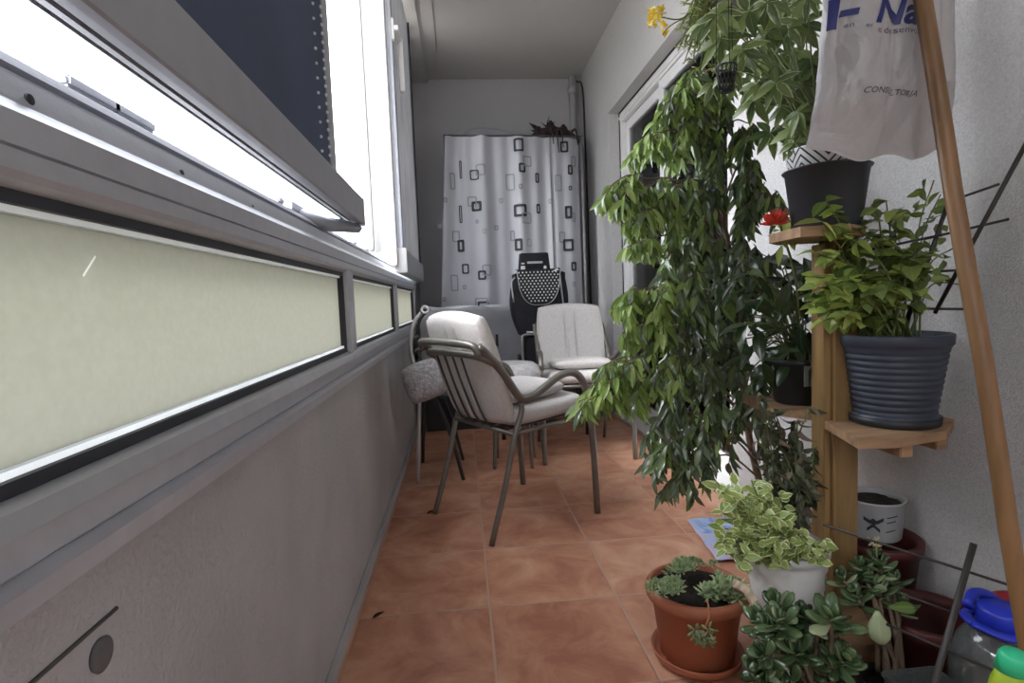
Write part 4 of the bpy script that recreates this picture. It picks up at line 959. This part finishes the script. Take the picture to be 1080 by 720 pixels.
for k in range(110):
    if k < 92: q = at(692+RND(-8, 8), 18+RND(-9, 7), Y=1.47+RND(-.02, .02))
    else: q = at(RND(698, 706), RND(24, 38), Y=1.475)
    yf.leaf(q, rdir(), rdir(), RND(.010, .018), .008, seg=2)
yf.build('flower', None, T, recalc=False); st.build('stem', None, T)

# --- paper packet and dry leaves on the floor
BAGM = bpy.data.materials.new('printed film'); BAGM.use_nodes = True; nt = BAGM.node_tree; L = nt.links; b = nt.nodes['Principled BSDF']; b.inputs['Roughness'].default_value = .3
tc = nd(nt, 'ShaderNodeTexCoord'); nz = nd(nt, 'ShaderNodeTexNoise', i_Scale=7, i_Detail=3, i_Distortion=1); L.new(tc.outputs['Object'], nz.inputs['Vector']); rr = nd(nt, 'ShaderNodeValToRGB')
E_ = rr.color_ramp.elements; E_[0].position = .38; E_[0].color = (.12, .24, .55, 1); E_[1].position = .62; E_[1].color = (.55, .42, .55, 1); q = rr.color_ramp.elements.new(.5); q.color = (.40, .50, .72, 1); L.new(nz.outputs['Fac'], rr.inputs['Fac']); L.new(rr.outputs[0], b.inputs['Base Color'])
A, B3, C3, D3 = [at(u, v, Z=.004) for u, v in ((724, 549), (756, 592), (800, 592), (775, 546))]
f = MB(); f.grid(lambda u, v: (A*(1-u)*(1-v)+B3*u*(1-v)+C3*u*v+D3*(1-u)*v)+Vector((0, 0, .004+.006*abs(sin(u*9+v*5)))), 16, 16)
tag(f.build('plastic_packet', BAGM, solid=.002), 'blue and pink printed packet on the floor behind the terracotta pot', 'packet')
for (u, v), lab in (((398, 651), 'dry dark leaf on the tiles close to the parapet, nearest one'), ((454, 541), 'dry dark leaf on the tiles beside a chair leg')):
    p = at(u, v, Z=.006); f = MB().use(BROWNC); f.leaf(p+Vector((-.015, 0, -.001)), (1, .4, .05), (0, 0, 1), .034, .018, curl=-.5, fold=.6); o = f.build('dry_leaf', None, solid=.001); tag(o, lab, 'leaf', 'dry leaves on the tiles')

# ================================================================ BAG AND STICK
BM = bpy.data.materials.new('thin white plastic'); BM.use_nodes = True; nt = BM.node_tree; L = nt.links; b = nt.nodes['Principled BSDF']; b.inputs['Base Color'].default_value = (.50, .475, .465, 1); b.inputs['Roughness'].default_value = .33
tr = nd(nt, 'ShaderNodeBsdfTranslucent'); tr.inputs[0].default_value = (.6, .57, .56, 1); mm = nd(nt, 'ShaderNodeMixShader', i_Fac=.35); L.new(b.outputs[0], mm.inputs[1]); L.new(tr.outputs[0], mm.inputs[2]); L.new(mm.outputs[0], nt.nodes['Material Output'].inputs['Surface'])
tcb = nd(nt, 'ShaderNodeTexCoord'); nb = nd(nt, 'ShaderNodeTexNoise', i_Scale=11, i_Detail=4, i_Distortion=.7); L.new(tcb.outputs['Object'], nb.inputs['Vector']); bb_ = nd(nt, 'ShaderNodeBump', i_Strength=.6, i_Distance=.03); L.new(nb.outputs['Fac'], bb_.inputs['Height']); L.new(bb_.outputs['Normal'], b.inputs['Normal'])
BC = Vector((.800, 1.02, 0)); WD = Vector((1, 0, 0)); ND = Vector((-WD.y*-1, 0, 0)); ND = Vector((WD.y, -WD.x, 0)).normalized()   # ND faces the camera side
def sil(z):
    t = min(1, max(0, (z-1.20)/.40))
    return -.142+.045*t**.7, .152-.012*t
def botz(s): return 1.190+.055*max(0, -s*2-.45)**1.2+.045*max(0, s*2-.55)+.006*sin(s*16)
def bag_pt(s, t, off=0):     # s in -.5..5, t in 0..1
    zb = botz(s); z = zb+t*(1.60-zb); l, r = sil(z); w = l+(s+.5)*(r-l)
    bulge = .055*(1-(2*s)**2)**.5*(min(1, t*3.2+.12)) if abs(s) < .5 else 0
    fold = .012*(abs(sin(s*9.5+1.1*t+.4))**.6-.5)+.010*t*(abs(sin(s*14-1.6*t))**.5-.5)+.009*(1-t)*(abs(sin((s+.9*t)*10+.6))**.6-.5)+.006*(1-t)*(abs(sin((s-.7*t)*13))**.6-.5)
    return BC+WD*w+ND*(bulge+fold*min(1, t*4+.2)+off)+Vector((0, 0, z))
T = thing('plastic_bag', 'white plastic carrier bag with dark blue lettering hanging at upper right', 'bag', (BC.x, BC.y, 1.2))
f = MB().use(BM)
f.grid(lambda u, v: bag_pt(u-.5, v), 130, 60)
def bag_back(u, v):
    p = bag_pt(u-.5, v); s = u-.5; l = ND*(-.075*(max(0, 1-(2*s)**2))**.5*(min(1, v*3+.1))-.004*(1-abs(2*s))); return p+l-ND*.004*(1-abs(2*s))
f.grid(bag_back, 40, 24)
f.build('bag_body', None, T)
f = MB().use(BM)
for s in (-.36, .36):
    p = bag_pt(s, 1); tp = Vector((.90, 1.03, 1.905))
    for o_ in (.0,):
        W_ = .045
        f.grid(lambda u, v: (p*(1-v)+tp*v)+WD*(u-.5)*W_*(1-.75*v)+ND*.012*sin(u*6+v*3)*(1-v), 8, 16)
f.build('handle', None, T)
# lettering on the bag, wrapped to its front
def bagtext(txt, u, v, hpx, mat_, shear=.25, bold=.02, spacing=1.0, name='lettering', wf=1.12):
    cu = bpy.data.curves.new('t', 'FONT'); cu.body = txt; cu.shear = shear; cu.offset = bold; cu.size = 1; cu.space_character = spacing; cu.resolution_u = 3
    o = bpy.data.objects.new('t', cu); COL.objects.link(o); dg = bpy.context.evaluated_depsgraph_get(); me = bpy.data.meshes.new_from_object(o.evaluated_get(dg)); bpy.data.objects.remove(o); 
    b2 = bmesh.new(); b2.from_mesh(me); bmesh.ops.triangulate(b2, faces=list(b2.faces)); bmesh.ops.subdivide_edges(b2, edges=[e for e in b2.edges if e.calc_length() > .12], cuts=2)
    # start point on the bag
    d = r2*((u-540)/F) + d2*((v-360)/F) + fwd; k = (BC.dot(ND)+.045)/d.dot(ND); q = Vector((0, 0, HC))+d*k; w0 = (q-BC).dot(WD); z0 = q.z; sc_ = hpx*1.0/587*1.06/.7
    for vv in b2.verts:
        w = w0+vv.co.x*sc_*wf; z = z0+vv.co.y*sc_*1.0-vv.co.x*sc_*.10
        l, r = sil(z); s = (w-l)/(r-l)-.5; s = max(-.49, min(.49, s)); t = (z-botz(s))/(1.60-botz(s)); vv.co = bag_pt(s, t, .0022)
    me2 = bpy.data.meshes.new(name); b2.to_mesh(me2); b2.free(); me2.materials.append(mat_); ob = bpy.data.objects.new(name, me2); COL.objects.link(ob); attach(ob, T)
    bpy.data.meshes.remove(me); return ob
BINK = mat('bag navy ink', (.025, .03, .14), .5); GINK = mat('bag grey ink', (.12, .12, .14), .6)
bagtext('I', 879, 24, 28, BINK, .1, .04); bagtext('-', 889, 20, 26, BINK, .2, .04); bagtext('Na', 917, 26, 26, BINK, .3, .028, 1.0, wf=.92)
bagtext('en', 893, 27, 5, GINK, .1, .0); bagtext('er', 908, 32, 5, GINK, .1, .0); bagtext('e desenvol', 920, 37, 6, GINK, 0, .0)
bagtext('CONSULTORIA', 908, 99, 5, GINK, .1, .01, 1.0)

tp, bt = at(973, 0, Y=.93), at(1072, 600, Y=.78)
dr = (tp-bt); g0 = bt+dr*(-bt.z/dr.z); g1 = bt+dr*((1.915-bt.z)/dr.z)
f = MB(); P = [g0+(g1-g0)*t for t in [i/14 for i in range(15)]]
f.tube([p+Vector((.0015*sin(i*1.3), .0012*cos(i*1.7), 0)) for i, p in enumerate(P)], .0135, 16)
tag(f.build('wooden_stick', STICK), 'long wooden broom stick leaning upright in front of the bag', 'stick')

# ================================================================ LIGHT
W = bpy.data.worlds.new('sky'); S.world = W; W.use_nodes = True; nt = W.node_tree; L = nt.links
bg = nt.nodes['Background']; tc = nd(nt, 'ShaderNodeTexCoord'); sp = nd(nt, 'ShaderNodeSeparateXYZ'); L.new(tc.outputs['Generated'], sp.inputs[0])
rp = nd(nt, 'ShaderNodeValToRGB'); e = rp.color_ramp.elements; e[0].position = .44; e[0].color = (.50, .49, .46, 1); e[1].position = .54; e[1].color = (.92, .97, 1.06, 1)
mr = nd(nt, 'ShaderNodeMapRange'); mr.inputs['From Min'].default_value = -1; L.new(sp.outputs['Z'], mr.inputs['Value']); L.new(mr.outputs[0], rp.inputs['Fac']); L.new(rp.outputs[0], bg.inputs['Color'])
bg.inputs['Strength'].default_value = 5
sun = bpy.data.lights.new('sun', 'SUN'); sun.energy = 3.0; sun.angle = math.radians(18); so = bpy.data.objects.new('sun', sun); COL.objects.link(so)
so.rotation_euler = Vector((.80, .42, -.62)).to_track_quat('-Z', 'Y').to_euler()
S.view_settings.view_transform = 'Standard'; S.view_settings.look = 'None'; S.view_settings.gamma = 1; S.view_settings.use_curve_mapping = False
S.view_settings.exposure = 0.9
for o in list(bpy.data.objects):
    if o.get('_local') is not None: del o['_local']
